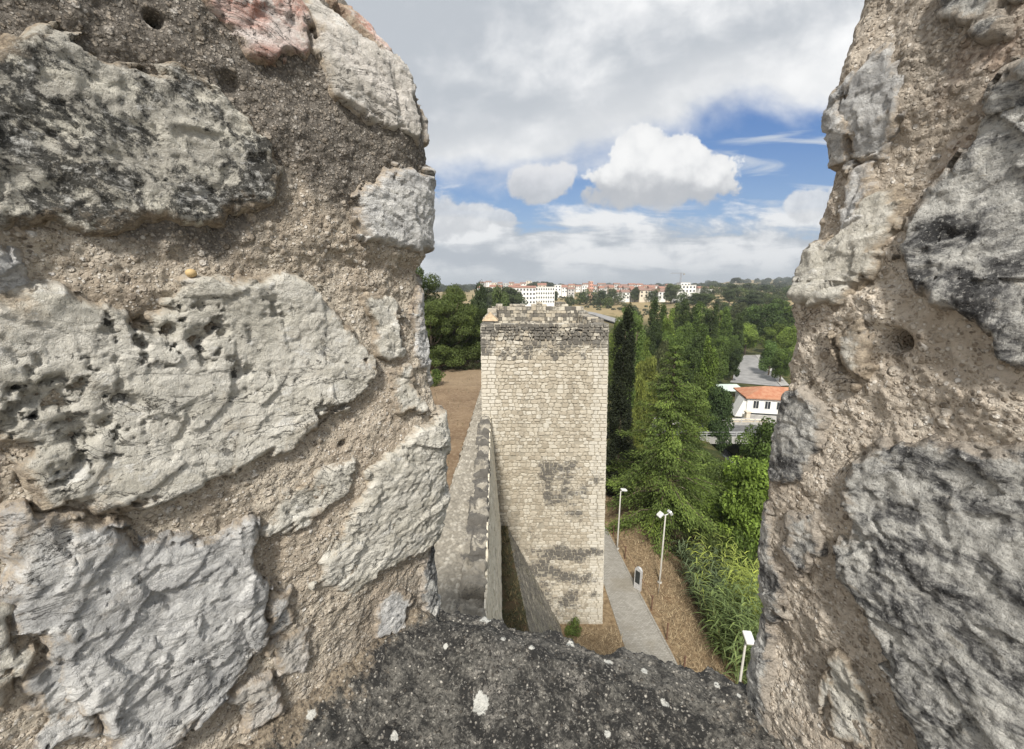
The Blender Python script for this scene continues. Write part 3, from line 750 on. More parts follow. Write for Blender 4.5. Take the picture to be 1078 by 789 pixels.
# ---- sill of the opening and the wall below it
def sill():
    prf_n = [0.05] + list(np.arange(0.20, 0.765, 0.003)) + [0.78 + 0.02 * math.sin(a) for a in np.linspace(-0.6, 1.5, 14)] + [0.80] * 12
    prf_z = [0.0] * (1 + len(np.arange(0.20, 0.765, 0.003))) + [-0.02 + 0.02 * math.cos(a) - 0.004 for a in np.linspace(-0.6, 1.5, 14)] + [-0.04, -0.07, -0.1, -0.15, -0.25, -0.4, -0.8, -2, -5, -9, -13, -16.8]
    prf_n, prf_z = np.array(prf_n), np.array(prf_z)
    es = np.concatenate([np.linspace(-4.5, -0.62, 12)[:-1], np.arange(-0.62, 0.62, 0.003), np.linspace(0.62, 4.5, 12)])
    Ee, I = np.meshgrid(es, np.arange(len(prf_n)), indexing='ij')
    Nn = prf_n[I]; Zz = prf_z[I]
    P = np.stack([E_DIR[0] * Ee + N_DIR[0] * Nn, E_DIR[1] * Ee + N_DIR[1] * Nn, -0.80 + Zz], -1)
    p = P.reshape(-1, 3).copy(); e = Ee.ravel(); n = Nn.ravel()
    top = sm(0.80, 0.70, n) 
    q = p / 1.0
    hh = fbm(q / 0.14, 4) * 0.030 + fbm(q / 0.03, 5, 0.6) * 0.014 + fbm(q / 0.05 + 6, 4, ridged=True) * 0.008
    f1, f2, hid, _ = worley(q / 0.013); hh += np.where(_rv[hid, 0] > 0.35, 0.0035 * np.clip(1 - (f1 / 0.55) ** 2, 0, 1), 0)
    f1, f2, hid, _ = worley(q / 0.045 + 3); hh += np.where(_rv[hid, 1] > 0.6, 0.010 * np.clip(1 - (f1 / 0.4) ** 2, 0, 1), 0)
    # ragged outer lip, dipping to the right, and the fillet of mortar against the left merlon
    xl = p[:, 0]
    lip = fbm(np.stack([e / 0.11, 0 * e, 0 * e], 1), 4) * 0.05
    hh_lip = sm(0.45, 0.78, n) * (0.02 - 0.06 * sm(0.0, 0.5, e) + 0.02 * sm(0.05, -0.25, e)) + sm(0.70, 0.79, n) * lip * 0.6
    near_left = -( (p[:, 0] - -0.24) * 0.855 - (p[:, 1] - 0.88) * 0.519)          # distance behind the left face plane
    fil = np.clip(1 + near_left / 0.16, 0, 1) ** 2 * 0.07
    p[:, 2] += (hh + hh_lip + fil) * np.maximum(top, 0.25) * (p[:, 2] > -1.3)
    out = hh * (1 - top) * (p[:, 2] > -1.3)
    p[:, 0] += N_DIR[0] * (out * 1.2 + lip * (1 - top) * 0.4); p[:, 1] += N_DIR[1] * (out * 1.2 + lip * (1 - top) * 0.4)
    white = np.zeros(len(p))
    for (px, py, r) in [(512, 655, .030), (600, 682, .018), (560, 700, .014), (350, 690, .014), (700, 745, .016), (330, 770, .016), (530, 690, .012), (678, 711, .012), (505, 748, .028), (415, 780, .02), (590, 660, .02), (470, 690, .012), (755, 720, .012), (778, 730, .008), (640, 700, .014), (640, 775, .012), (300, 745, .016), (430, 650, .02), (545, 650, .02)]:
        x, y, z = ray(px, py); k = -0.80 / z
        white = np.maximum(white, np.exp(-(((p[:, 0] - x * k) ** 2 + (p[:, 1] - y * k) ** 2) / (r * .8) ** 2) ** 0.8))
    tan = np.clip(1 + near_left / 0.14, 0, 1) + 0.55 * np.exp(-((e - 0.30) / 0.07) ** 2 - ((n - 0.72) / 0.06) ** 2)
    m = mesh_obj('sill', p, grid_faces(*Ee.shape)[:, ::-1] if False else grid_faces(*Ee.shape), M['sill'], wall_root, attrs={'white': white, 'tan': np.clip(tan, 0, 1)})
    m['label'] = 'black lichened sill of the opening'
wall_root = thing('parapet_wall', 'thick parapet wall whose dark lichen covered sill crosses the bottom between the two merlons', 'wall', (0.1, 0.4, -17.4))
sill()
mb = MB(); 
mb.add([(E_DIR[0] * e + N_DIR[0] * n, E_DIR[1] * e + N_DIR[1] * n, z) for z in (-17.6, -0.95) for e, n in ((-4.4, 0.06), (4.4, 0.06), (4.4, 0.74), (-4.4, 0.74))],
       [(0, 3, 2, 1), (4, 5, 6, 7), (0, 1, 5, 4), (1, 2, 6, 5), (2, 3, 7, 6), (3, 0, 4, 7)])
mb.build('wall_core', M['tower_mortar'], wall_root)
mb = MB()
mb.add([(E_DIR[0] * e + N_DIR[0] * n, E_DIR[1] * e + N_DIR[1] * n, z) for z in (-1.9, -1.6) for e, n in ((-4.4, -3.5), (4.4, -3.5), (4.4, 0.05), (-4.4, 0.05))],
       [(0, 3, 2, 1), (4, 5, 6, 7), (0, 1, 5, 4), (1, 2, 6, 5), (2, 3, 7, 6), (3, 0, 4, 7)])
tag(mb.build('floor', M['concrete']), kind='structure')

# ------------------------------------------------------------------ masonry faces: every stone a chamfered block in one mesh
def masonry(fmap, W, Hh, rng, course=(0.16, 0.26), width=(0.18, 0.46), quoin=None, dirt=None, depth=0.03, jit=0.014, gap=0.012, tone=(0.2, 0.8), hole=0.02, wave=0.10):
    """fmap(u, v, d) -> points; v upward from 0 to Hh; returns V, F, tone, dirt"""
    U, Vv = [], []; tn = []
    v = 0.0
    while v < Hh - 0.03:
        ch = min(rng.uniform(*course), Hh - v)
        if Hh - v - ch < course[0] * 0.6: ch = Hh - v
        big = quoin and rng.random() < 0.5
        u = 0.0; first = True
        while u < W - 1e-4:
            qz = quoin and ((u < quoin[0]) or (u > W - quoin[1]))
            w = rng.uniform(*width) * (1.35 if qz else 1.0)
            if W - u - w < width[0] * 0.8: w = W - u
            if rng.random() > (hole if not qz else 0.0):
                U.append((u, u + w)); Vv.append((v, v + ch)); tn.append((rng.uniform(*tone) if not qz else rng.uniform(0.65, 1.0), 0.3 if qz else 1.0))
            u += w
        v += ch
    U, Vv, tn = np.array(U), np.array(Vv), np.array(tn); n = len(U)
    j = tn[:, 1:2]
    cor = np.stack([np.stack([U[:, 0], Vv[:, 0]], 1), np.stack([U[:, 1], Vv[:, 0]], 1), np.stack([U[:, 1], Vv[:, 1]], 1), np.stack([U[:, 0], Vv[:, 1]], 1)], 1)
    sgn = np.array([[1, 1], [-1, 1], [-1, -1], [1, -1]])
    base = cor + sgn * gap * 0.4 + rng.uniform(-1, 1, (n, 4, 2)) * jit * 0.6 * j[:, None]
    # eight-corner outline so blocks are not perfect rectangles
    mids = (base + np.roll(base, -1, 1)) / 2 + rng.uniform(-1, 1, (n, 4, 2)) * jit * j[:, None]
    out = np.empty((n, 8, 2)); out[:, 0::2] = base; out[:, 1::2] = mids
    cen = out.mean(1, keepdims=True)
    size = np.minimum(U[:, 1] - U[:, 0], Vv[:, 1] - Vv[:, 0])[:, None, None]
    k1 = 1 - np.clip(gap / size, 0.02, 0.2) * 1.2
    rnd_in = cen + (out - cen) * k1; rnd_in[:, 0::2] = cen + (out[:, 0::2] - cen) * (k1 - 0.12 * j[:, None] * 0.9)
    inn = cen + (rnd_in - cen) * 0.86
    dep = rng.uniform(0.35, 1.0, (n, 1)) * depth
    D0 = np.full((n, 8), -0.03); D1 = dep * np.ones((1, 8)) * 0.6; D2 = dep * np.ones((1, 8)) + rng.uniform(-0.004, 0.004, (n, 8))
    UV = np.concatenate([rnd_in, rnd_in, inn], 1); D = np.concatenate([D0, D1, D2], 1)
    q = np.stack([UV[..., 0].ravel() / 0.9, UV[..., 1].ravel() / 0.7, np.full(UV[..., 0].size, 3.3)], 1)
    q2 = q * 3.1
    edge_w = np.clip(np.minimum(UV[..., 0], W - UV[..., 0]).ravel() / 0.8, 0.15, 1)
    UV[..., 1] += ((fbm(q, 2) * wave + fbm(q2, 2) * wave * 0.5) * edge_w).reshape(UV[..., 1].shape)
    UV[..., 0] += (fbm(q2 + 9, 2) * wave * 0.8 * edge_w).reshape(UV[..., 0].shape)
    UV[..., 0] = np.clip(UV[..., 0], 0, W)
    P = fmap(UV[..., 0].ravel(), UV[..., 1].ravel(), D.ravel())
    b0 = (np.arange(n) * 24)[:, None]
    quads = []
    for r in (0, 8):
        for i in range(8):
            quads.append(np.concatenate([b0 + r + i, b0 + r + (i + 1) % 8, b0 + r + 8 + (i + 1) % 8, b0 + r + 8 + i], 1))
    quads = np.concatenate(quads); octs = b0 + np.arange(16, 24)[None]
    tone_v = np.repeat(tn[:, 0], 24)
    dv = np.repeat(dirt(cen[:, 0, 0], cen[:, 0, 1], rng), 24) * .45 + dirt(UV[..., 0].ravel(), UV[..., 1].ravel(), rng) * .55 if dirt else np.zeros(n * 24)
    return P, [quads, octs], tone_v, dv

# ------------------------------------------------------------------ tower
TX0, TX1, TY0, TY1, TZ0, TZ1 = -1.40, 4.34, 18.0, 24.0, -17.7, -1.50
def twarp(P):
    P = np.array(P, float)
    k = np.clip((TZ1 - P[:, 2]) / 16.2, 0, 1.2)
    P[:, 0] += 0.46 * k * np.clip((P[:, 0] - 1.2) / (TX1 - 1.2), 0, 1.3)
    return P
def tower():
    root = thing('square_tower', 'tall square tower of cream rubble stone with a blackened, broken top', 'tower', (1.5, 21, -17.4))
    rng = np.random.default_rng(11)
    b = MB(); b.box(TX0 + .02, TX1 - .02, TY0 + .02, TY1 - .02, TZ0, -2.3)
    V = twarp(np.concatenate(b.V)); mesh_obj('core', V, [np.array(f) for f in b.F.values()], M['tower_mortar'], root, attrs={'tone': np.full(len(V), .5), 'dirt': np.full(len(V), .2)}, smooth=False)
    H_ = TZ1 - TZ0; W = TX1 - TX0
    Vs, Fs, Ts, Ds = [], [], [], []; off = 0
    def dirt_front(u, v, r):
        z = v + TZ0; x = u + TX0
        q = np.stack([x / 0.9, z / 0.9, 0 * x], 1); n = fbm(q, 5, .6)
        d = sm(-3.3, -2.35, z + n * 0.9) * 0.66
        for gx in (-0.45, 0.75, 1.95, 3.15): d = np.maximum(d, 0.9 * np.exp(-((x - gx) / 0.26) ** 2 - ((z + 2.95) / 0.30) ** 2))
        px_, py_ = (x / TY0), (z / TY0)
        # black weathering patches measured on the photo
        for (cx, cz, rx, rz, a) in [(1.75, -9.2, 0.40, 1.2, .95), (2.4, -8.35, 1.1, 0.45, .85), (2.6, -9.5, 1.3, 1.3, .68), (3.9, -8.8, .5, 1.0, .45), (2.4, -13.2, 1.7, 0.50, .95), (1.6, -14.2, .9, 1.0, .9), (4.1, -13.0, .8, .28, .95), (2.8, -14.4, 1.6, .55, .75), (3.9, -15.6, .7, .25, .65), (2.2, -16.0, 1.3, 1.2, .75), (2.9, -11.0, 1.2, .5, .42), (0.9, -12.2, .6, .8, .5), (3.3, -10.1, .9, .5, .45)]:
            d = np.maximum(d, a * np.exp(-((((x - cx) / rx) ** 2 + ((z - cz) / rz) ** 2) ** .9)))
        return np.clip(d * (1 + n * 1.2) + n * 0.35 - 0.03 + r.uniform(-0.22, 0.18, len(x)), 0, 1)
    def side(kind):
        if kind == 'front': return lambda u, v, d: np.stack([TX0 + u, TY0 - d, TZ0 + v], 1), W
        if kind == 'back': return lambda u, v, d: np.stack([TX1 - u, TY1 + d, TZ0 + v], 1), W
        if kind == 'right': return lambda u, v, d: np.stack([TX1 + d, TY0 + u, TZ0 + v], 1), TY1 - TY0
        return lambda u, v, d: np.stack([TX0 - d, TY1 - u, TZ0 + v], 1), TY1 - TY0
    for kind in ('front', 'back', 'right', 'left'):
        fm, w = side(kind)
        P, F, t, d = masonry(fm, w, H_, rng, (0.11, 0.22), (0.12, 0.36), (0.45, 0.8), dirt_front, depth=0.030, hole=.02, jit=0.030, gap=0.012, tone=(0.0, 0.9), wave=0.09)
        Vs.append(twarp(P)); Fs += [f + off for f in F]; off += len(P)
        # broad tonal drift: greyer at the top and the left, warmer in the middle
        z = P[:, 2]; x = P[:, 0]
        t = t + 0.10 * sm(-8, -3, z) - 0.16 * np.exp(-((x - 3.1) / 1.0) ** 2 - ((z + 4.3) / 1.6) ** 2) - 0.12 * sm(-6.5, -9, z) * sm(2.4, .5, x)
        Ts.append(t); Ds.append(d)
    quads = np.concatenate([f for f in Fs if f.shape[1] == 4]); octs = np.concatenate([f for f in Fs if f.shape[1] == 8])
    mesh_obj('masonry', np.concatenate(Vs), [quads, octs], M['tower'], root, attrs={'tone': np.concatenate(Ts), 'dirt': np.concatenate(Ds)}, smooth=False)
    # parapet: four walls with ragged crests, higher at the back
    rng = np.random.default_rng(5)
    def crest(name, x0, x1, y0, y1, along, zt, label=None):
        Vl, Fq, tt, dd = [], [], [], []; o = 0
        lo, hi = (x0, x1) if along == 'x' else (y0, y1); z = -2.32
        while z < -.55:
            z1 = z + rng.uniform(.12, .22); u = lo
            while u < hi - .02:
                w = min(rng.uniform(.14, .42), hi - u)
                if hi - u - w < .08: w = hi - u
                c = u + w / 2
                if z1 <= zt(c) + rng.uniform(-.06, .06):
                    m = MB(); g = rng.uniform(0, .035, 4); zz = z1 + rng.uniform(-.012, .0)
                    if along == 'x': m.box(u + .004, u + w - .004, y0 + g[0], y1 - g[1], z + .003, zz, bev=.014)
                    else: m.box(x0 + g[0], x1 - g[1], u + .004, u + w - .004, z + .003, zz, bev=.014)
                    V = m.V[0] + rng.uniform(-.007, .007, m.V[0].shape); Vl.append(V)
                    for k, f in m.F.items(): Fq.append(np.array(f) + o)
                    o += len(V); tt.append(np.full(32, rng.uniform(.1, .9))); dd.append(np.full(32, rng.uniform(.1, .75)))
                u += w
            z = z1
        f4 = np.concatenate([f for f in Fq if f.shape[1] == 4]); f8 = np.concatenate([f for f in Fq if f.shape[1] == 8])
        mesh_obj(name, np.concatenate(Vl), [f4, f8], M['tower'], root, attrs={'tone': np.concatenate(tt), 'dirt': np.concatenate(dd)}, smooth=False)
    pk = lambda c: -0.74 + 0.09 * math.sin(c * 5.1) - (0.10 if (int(c * 1.9 + 3) % 2) else 0) - (0.25 if c < -1.0 else 0) - max(0, c - 3.3) * .28
    crest('parapet', TX0 + .03, TX1 - .03, TY1 - .62, TY1 - .02, 'x', pk)
    crest('parapet', TX0 + .02, TX0 + .58, TY0 + .45, TY1 - .66, 'y', lambda c: -1.42 + (c - 18) * .085 + .05 * math.sin(c * 4))
    crest('parapet', TX1 - .58, TX1 - .02, TY0 + .45, TY1 - .66, 'y', lambda c: -1.42 + (c - 18) * .045 + .05 * math.sin(c * 5))
    pf = lambda c: -1.46 + (0.10 if -.9 < c < .2 else 0.0) + .04 * math.sin(c * 7.0)
    crest('parapet', TX0 + .05, TX1 - .04, TY0 + .06, TY0 + .44, 'x', pf)
    b = MB(); b.add([(TX0 + .02, TY0 + .5, -1.42), (TX0 + .75, TY0 + .5, -1.42), (TX0 + .75, TY0 + 1.1, -1.36), (TX0 + .02, TY0 + 1.1, -1.36), (TX0 + .38, TY0 + .8, -1.02)], [(0, 1, 4), (1, 2, 4), (2, 3, 4), (3, 0, 4), (3, 2, 1, 0)])
    o = b.build('capstone', M['sandstone'], root); o['label'] = 'low sandy pointed cap on the near left corner'
tower()

# ------------------------------------------------------------------ curtain wall with its walk
def xr(y): return -0.20 - 0.045 * y
def xf(y): return -0.37 - 0.0345 * (y - 12.2)
def xl(y): return 0.54 - 0.137 * (y - 12)
def curtain():
    root = thing('curtain_wall', 'grey weathered castle wall running away to the left side of the tower, with low broken parapet blocks on its right', 'wall', (-1, 10, -17.4))
    rng = np.random.default_rng(21)
    ys = np.arange(0.9, 26.0, 0.03); us = np.linspace(0, 1, 64)
    Y, U = np.meshgrid(ys, us, indexing='ij')
    le = -1.93 + fbm(np.stack([ys / .35, 0 * ys, 0 * ys], 1), 4) * 0.16
    re = np.where(ys < 17.95, xr(ys), TX0 - 0.02)
    X = le[:, None] * (1 - U) + re[:, None] * U
    P = np.stack([X, Y, np.full_like(X, -5.95)], -1).reshape(-1, 3)
    f1, f2, hid, _ = worley(np.stack([P[:, 0] / .11, P[:, 1] / .12, 0 * P[:, 0]], 1))
    z = fbm(P / .8, 4) * .09 + np.clip((f2 - f1) * 1.6, 0, 1) * .05 + fbm(P / .1, 3) * .02 - sm(.12, 0, U.ravel()) * .12
    tone = np.clip(.10 + .85 * _rv[hid, 0] + fbm(P / .5, 3) * .5, 0, 1) * (.45 + .55 * np.clip((f2 - f1) * 4, 0, 1))
    dirt = np.clip(.12 + fbm(P / .7 + 4, 4) * .9 + .25 * (U.ravel() > .6), 0, 1) * .8
    for cy in (7.9, 9.06, 10.5, 11.8, 13.2, 14.5, 15.7, 16.9): dirt = np.maximum(dirt, .95 * np.exp(-((P[:, 1] - cy + fbm(P / .3, 2) * .25) / .26) ** 4) * sm(.52, .66, U.ravel() + fbm(P / .2, 2) * .15))  # gap shade between the parapet blocks, painted in through the dirt value
    P[:, 2] += z
    # left face down to the court
    nL = len(ys); lf = P.reshape(nL, -1, 3)[:, 0, :]
    zz = np.linspace(0, 1, 12)[1:]
    LV = np.concatenate([P, np.concatenate([np.stack([lf[:, 0] - 0.10 * q + .03 * fbm(np.stack([ys / .3, 0 * ys + q * 7, 0 * ys], 1), 2), lf[:, 1], lf[:, 2] * (1 - q) - 8.8 * q], 1) for q in zz])])
    n0 = len(P); nu = len(us)
    rows = np.concatenate([[np.arange(nL) * nu], [n0 + k * nL + np.arange(nL) for k in range(len(zz))]])
    FL = np.concatenate([np.stack([rows[k][:-1], rows[k][1:], rows[k + 1][1:], rows[k + 1][:-1]], 1) for k in range(len(zz))])
    e = len(LV) - n0
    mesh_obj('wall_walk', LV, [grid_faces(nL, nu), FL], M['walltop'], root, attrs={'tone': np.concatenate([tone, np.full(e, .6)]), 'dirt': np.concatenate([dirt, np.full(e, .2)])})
    # right face, its blocks coloured paler to offset shade, leaning out to the ledge
    def fm(u, v, d):
        y = 1.0 + u; k = 1 - v / 5.6
        return np.stack([xr(y) * (1 - k) + xf(y) * k + d, y, -11.55 + v], 1)
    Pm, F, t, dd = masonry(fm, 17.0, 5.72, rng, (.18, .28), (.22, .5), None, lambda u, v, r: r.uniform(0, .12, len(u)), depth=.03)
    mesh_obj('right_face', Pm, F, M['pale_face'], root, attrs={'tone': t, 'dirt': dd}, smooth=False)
    b = MB(); V = []
    for y in (0.95, 17.97):
        V += [(-1.9, y, -17.6), (xl(y) - .05, y, -17.6), (xl(y) - .05, y, -11.62), (xf(y) - .02, y, -11.60), (xr(y) - .02, y, -6.02), (-1.88, y, -6.02)]
    b.add(V, [tuple(range(6)), tuple(range(11, 5, -1))] + [(i, i + 6, (i + 1) % 6 + 6, (i + 1) % 6) for i in range(6)])
    b.box(-1.88, TX0 - .01, 17.98, 25.9, -9, -6.05)
    b.build('wall_core', M['tower_mortar'], root)
    # broken parapet blocks
    cuts = [5.2, 6.55, 7.9, 9.06, 10.5, 11.8, 13.2, 14.5, 15.7, 16.9, 17.9]
    for i in range(len(cuts) - 1):
        a, c = cuts[i] + rng.uniform(.08, .24), cuts[i + 1] - rng.uniform(.06, .26)
        w = rng.uniform(.40, .56); nx, ny = 22, 56
        yy = np.linspace(a, c, ny); uu = np.linspace(0, 1, nx)
        Yb, Ub = np.meshgrid(yy, uu, indexing='ij')
        ed = np.minimum(np.minimum(Yb - a, c - Yb) / .10, np.minimum(Ub, 1 - Ub) * w / .06); ed = np.clip(ed, 0, 1)
        Xb = xr(Yb) - w + Ub * w * 1.03
        Pb = np.stack([Xb, Yb, np.zeros_like(Xb)], -1).reshape(-1, 3)
        hz = (.23 + rng.uniform(-.07, .09)) * (1 - (1 - ed.ravel()) ** 2.5) * np.clip(.8 + fbm(Pb / .5 + i * 3, 3) * 1.6, .15, 1.2) + fbm(Pb / .25 + i, 4) * .09 + fbm(Pb / .06, 4) * .035
        Pb[:, 2] = -5.98 + np.maximum(hz, -.03)
        Pb[:, 0] += fbm(Pb / .2 + 3, 4) * .09; Pb[:, 1] += fbm(Pb / .15 + 8, 3) * .06
        dr = np.clip(.34 + fbm(Pb / .35 + 9, 4) * 1.3 + (1 - ed.ravel()) * .5 + .6 * sm(.30, .0, np.minimum(Yb - a, c - Yb).ravel()), 0, 1) * (.35 if i < 2 else 1.0)  # block ends darken towards the gaps: painted shade on top of dirt
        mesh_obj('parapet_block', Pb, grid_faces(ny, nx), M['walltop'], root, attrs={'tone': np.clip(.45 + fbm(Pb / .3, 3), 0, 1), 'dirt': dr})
    # battered footing
    def ft(u, v, d):
        y = 1.2 + u; k = v / 6.6
        return np.stack([xl(y) + 2.95 * (1 - k) + d * .9, y, -17.75 + 6.2 * k + d * .45], 1)
    Pm, F, t, dd = masonry(ft, 16.78, 6.6, rng, (.16, .30), (.18, .5), None, lambda u, v, r: np.clip(r.uniform(0, .75, len(u)), 0, 1), depth=.06, jit=.03, hole=.05)
    o = mesh_obj('battered_footing', Pm, F, M['talus'], root, attrs={'tone': t, 'dirt': dd}, smooth=False); o['label'] = 'sloping dark grey stone footing against the tower'
    b = MB(); b.add([(xl(y) + dx, y, z) for y in (1.2, 17.96) for dx, z in ((-.1, -17.8), (2.93, -17.8), (-.02, -11.58), (-.1, -11.58))], [(0, 1, 2, 3), (7, 6, 5, 4), (0, 4, 5, 1), (1, 5, 6, 2), (2, 6, 7, 3), (3, 7, 4, 0)])
    b.build('footing_core', M['talus'], root)
curtain()

# grassy ledge at the foot of the wall
def ledge():
    ys = np.arange(1.2, 17.95, .08); us = np.linspace(0, 1, 10)
    Y, U = np.meshgrid(ys, us, indexing='ij'); X = (xf(Y) + .0) * (1 - U) + xl(Y) * U
    P = np.stack([X, Y, np.full_like(X, -11.52)], -1).reshape(-1, 3); P[:, 2] += fbm(P / .3, 4) * .06
    m, t, b = material('weedy_soil'); co = t.coord(); n = t.noise(co, 3.5, 9, .7); n2 = t.noise(co, 22, 6, .7)
    c = t.mix(n.step(.36, .66), (.034, .038, .016), (.085, .052, .028)); c = t.mix(n2.step(.45, .65) * .6, c, (.085, .08, .035)); c = t.mix(n2.step(.40, .32) * .6, c, (.22, .17, .10))  # soil colours lowered to hold the shade below the wall
    t.put(c, b.inputs['Base Color']); b.inputs['Roughness'].default_value = .95; t.put(t.bump(n2, .8, .04), b.inputs['Normal'])
    o = mesh_obj('ledge_soil', P, grid_faces(len(ys), 10), m); tag(o, kind='structure')
ledge()

# ------------------------------------------------------------------ foliage
def rhombi(cen, nor, up, ln, wd, rng):
    """leaf-shaped faces: centres, normals, direction hints, lengths, widths"""
    n = len(cen)
    nor = nor / (np.linalg.norm(nor, axis=1, keepdims=True) + 1e-9)
    a = up - nor * (up * nor).sum(1, keepdims=True); a /= np.linalg.norm(a, axis=1, keepdims=True) + 1e-9
    b = np.cross(nor, a)
    ln, wd = ln[:, None], wd[:, None]
    V = np.stack([cen - a * ln * .5, cen + b * wd * .5 - a * ln * .05, cen + a * ln * .5 - nor * ln * .12, cen - b * wd * .5 - a * ln * .05], 1)
    return V.reshape(-1, 3), np.arange(n * 4).reshape(n, 4)

def crown(clumps, density, size, rng, up=0.2, aspect=.55, shell=.55, tone_amp=.5, hang=0.0):
    """clumps: (cx, cy, cz, rx, ry, rz); leaves through each clump's volume, denser towards its surface"""
    Cn, Nn, Up, Tn = [], [], [], []
    for c in clumps:
        c = np.array(c, float); r = c[3:]
        n = max(8, int(density * (r[0] * r[1] + r[0] * r[2] + r[1] * r[2])))
        d = rng.normal(size=(n, 3)); d /= np.linalg.norm(d, axis=1, keepdims=True)
        k = rng.random(n) ** (1 / 3.0); k = shell + (1.05 - shell) * k
        lump = 1 + .28 * perlin(d * 2.1 + c[:3])
        p = c[:3] + d * r * (k * lump)[:, None]
        Cn.append(p); Nn.append(d * .8 + rng.normal(size=(n, 3)) * .65 + np.array([0, 0, up]))
        Up.append(d + rng.normal(size=(n, 3)) * .6 - np.array([0, 0, hang]))
        Tn.append(np.clip(.42 + rng.normal() * .13 + rng.normal(size=n) * .16 * tone_amp * 2, 0, 1))
    Cn, Nn, Up, Tn = map(np.concatenate, (Cn, Nn, Up, Tn))
    ln = size * rng.uniform(.6, 1.4, len(Cn)); wd = ln * aspect
    V, F = rhombi(Cn, Nn, Up, ln, wd, rng)
    return V, F, np.repeat(Tn, 4)

def limb_tree(trunk_h, limbs, r0, rng, lean=0.0):
    m = MB()
    m.tube([(0, 0, -.4), (lean * .3, 0, trunk_h * .35), (lean * .7, .05, trunk_h * .7), (lean, 0, trunk_h)], [r0 * 1.15, r0 * .85, r0 * .55, r0 * .18], 8)
    for (z, x, y, zz, r) in limbs:
        s = np.array([lean * z / max(trunk_h, .1), 0, z]); e = np.array([x, y, zz]); mid = (s + e) / 2 + np.array([0, 0, -.12 * np.linalg.norm(e - s)])
        m.tube([s, mid, e], [r, r * .7, r * .2], 6)
    return m

def make_tree(name, clumps, limbs, trunk_h, r0, density, size, rng, tint, **kw):
    root = thing(name, '', 'tree')
    limb_tree(trunk_h, limbs, r0, rng).build('trunk', M['bark'], root, smooth=True)
    V, F, t = crown(clumps, density, size, rng, **kw)
    o = mesh_obj('crown', V, F, M['leaf'], root, attrs={'tone': t}, smooth=False); o.color = (*tint, 1)
    return root

def blob_clumps(n, W, z0, z1, rng, shape, r=(.2, .34), flat=.8):
    """n clumps filling a crown of half-width W (height z0..z1) following shape(f) = relative radius at height f"""
    out = []
    for i in range(n):
        f = (i + rng.random()) / n; a = rng.uniform(0, 2 * math.pi); R_ = shape(f) * W
        q = R_ * rng.uniform(.25, .85); rr = W * rng.uniform(*r) * (0.6 + .4 * shape(f))
        out.append((q * math.cos(a), q * math.sin(a), z0 + f * (z1 - z0), rr, rr, rr * flat))
    return out

PROTO = {}
def protos():
    for v in range(3):                       # round broadleaf, height 10, half-width 4
        rng = np.random.default_rng(100 + v)
        cl = blob_clumps(34, 4.0, 2.0, 9.2, rng, lambda f: math.sin(math.pi * (.12 + .80 * f)) ** .6, (.24, .40))
        cl.append((0, 0, 6, 2.6, 2.6, 3.0))
        PROTO['round', v] = ('round', cl, [(2.5 + i * .8, c[0] * .8, c[1] * .8, c[2], .12) for i, c in enumerate(cl[::7])], 6.5, .28, 95, .33, rng, {})
    for v in range(3):                       # poplar, height 16, half-width 2.2
        rng = np.random.default_rng(200 + v)
        cl = []
        for i in range(46):
            f = i / 45; a = rng.uniform(0, 6.283); R_ = 2.2 * (math.sin(math.pi * (.14 + .80 * f)) ** .6); q = R_ * rng.uniform(.2, .75)
            rr = 0.9 * (1 - .45 * f) * rng.uniform(.7, 1.2); cl.append((q * math.cos(a), q * math.sin(a), 1.5 + 14.0 * f, rr, rr, rr * 1.9))
        cl.append((0, 0, 7, 1.3, 1.3, 4.8))
        PROTO['poplar', v] = ('poplar', cl, [(2 + i * 2.0, c[0], c[1], c[2], .07) for i, c in enumerate(cl[4:40:6])], 14.5, .22, 125, .30, rng, dict(up=.3))
    for v in range(2):                       # bush, height 3, half-width 2
        rng = np.random.default_rng(300 + v)
        cl = blob_clumps(16, 2.0, .4, 2.5, rng, lambda f: math.cos(math.pi * .46 * f) ** .5, (.26, .42), .75)
        PROTO['bush', v] = ('bush', cl, [(.2, c[0] * .6, c[1] * .6, c[2] * .7, .04) for c in cl[::5]], 1.4, .09, 130, .22, rng, {})
    for v in range(2):                       # umbrella pines: rounded pads on spreading limbs; height 10, half-width 4.5
        rng = np.random.default_rng(400 + v)
        cl = []; lb = []
        for i in range(44):
            f = rng.random(); a = i * 2.4; q = 4.2 * math.sqrt((i + .5) / 44) * (1 - .45 * f * f); z = 1.3 + 7.9 * f * (1 - .25 * (q / 4.2) ** 2)
            rr = rng.uniform(.9, 1.6); cl.append((q * math.cos(a), q * math.sin(a), z, rr, rr, rr * .55)); lb.append((max(1.5, z - 2.2), q * math.cos(a) * .9, q * math.sin(a) * .9, z - .2, .09))
        PROTO['pine', v] = ('pine', cl, lb, 8.2, .32, 210, .24, rng, dict(up=.6, aspect=.45, shell=.35))
protos()
_made = {}
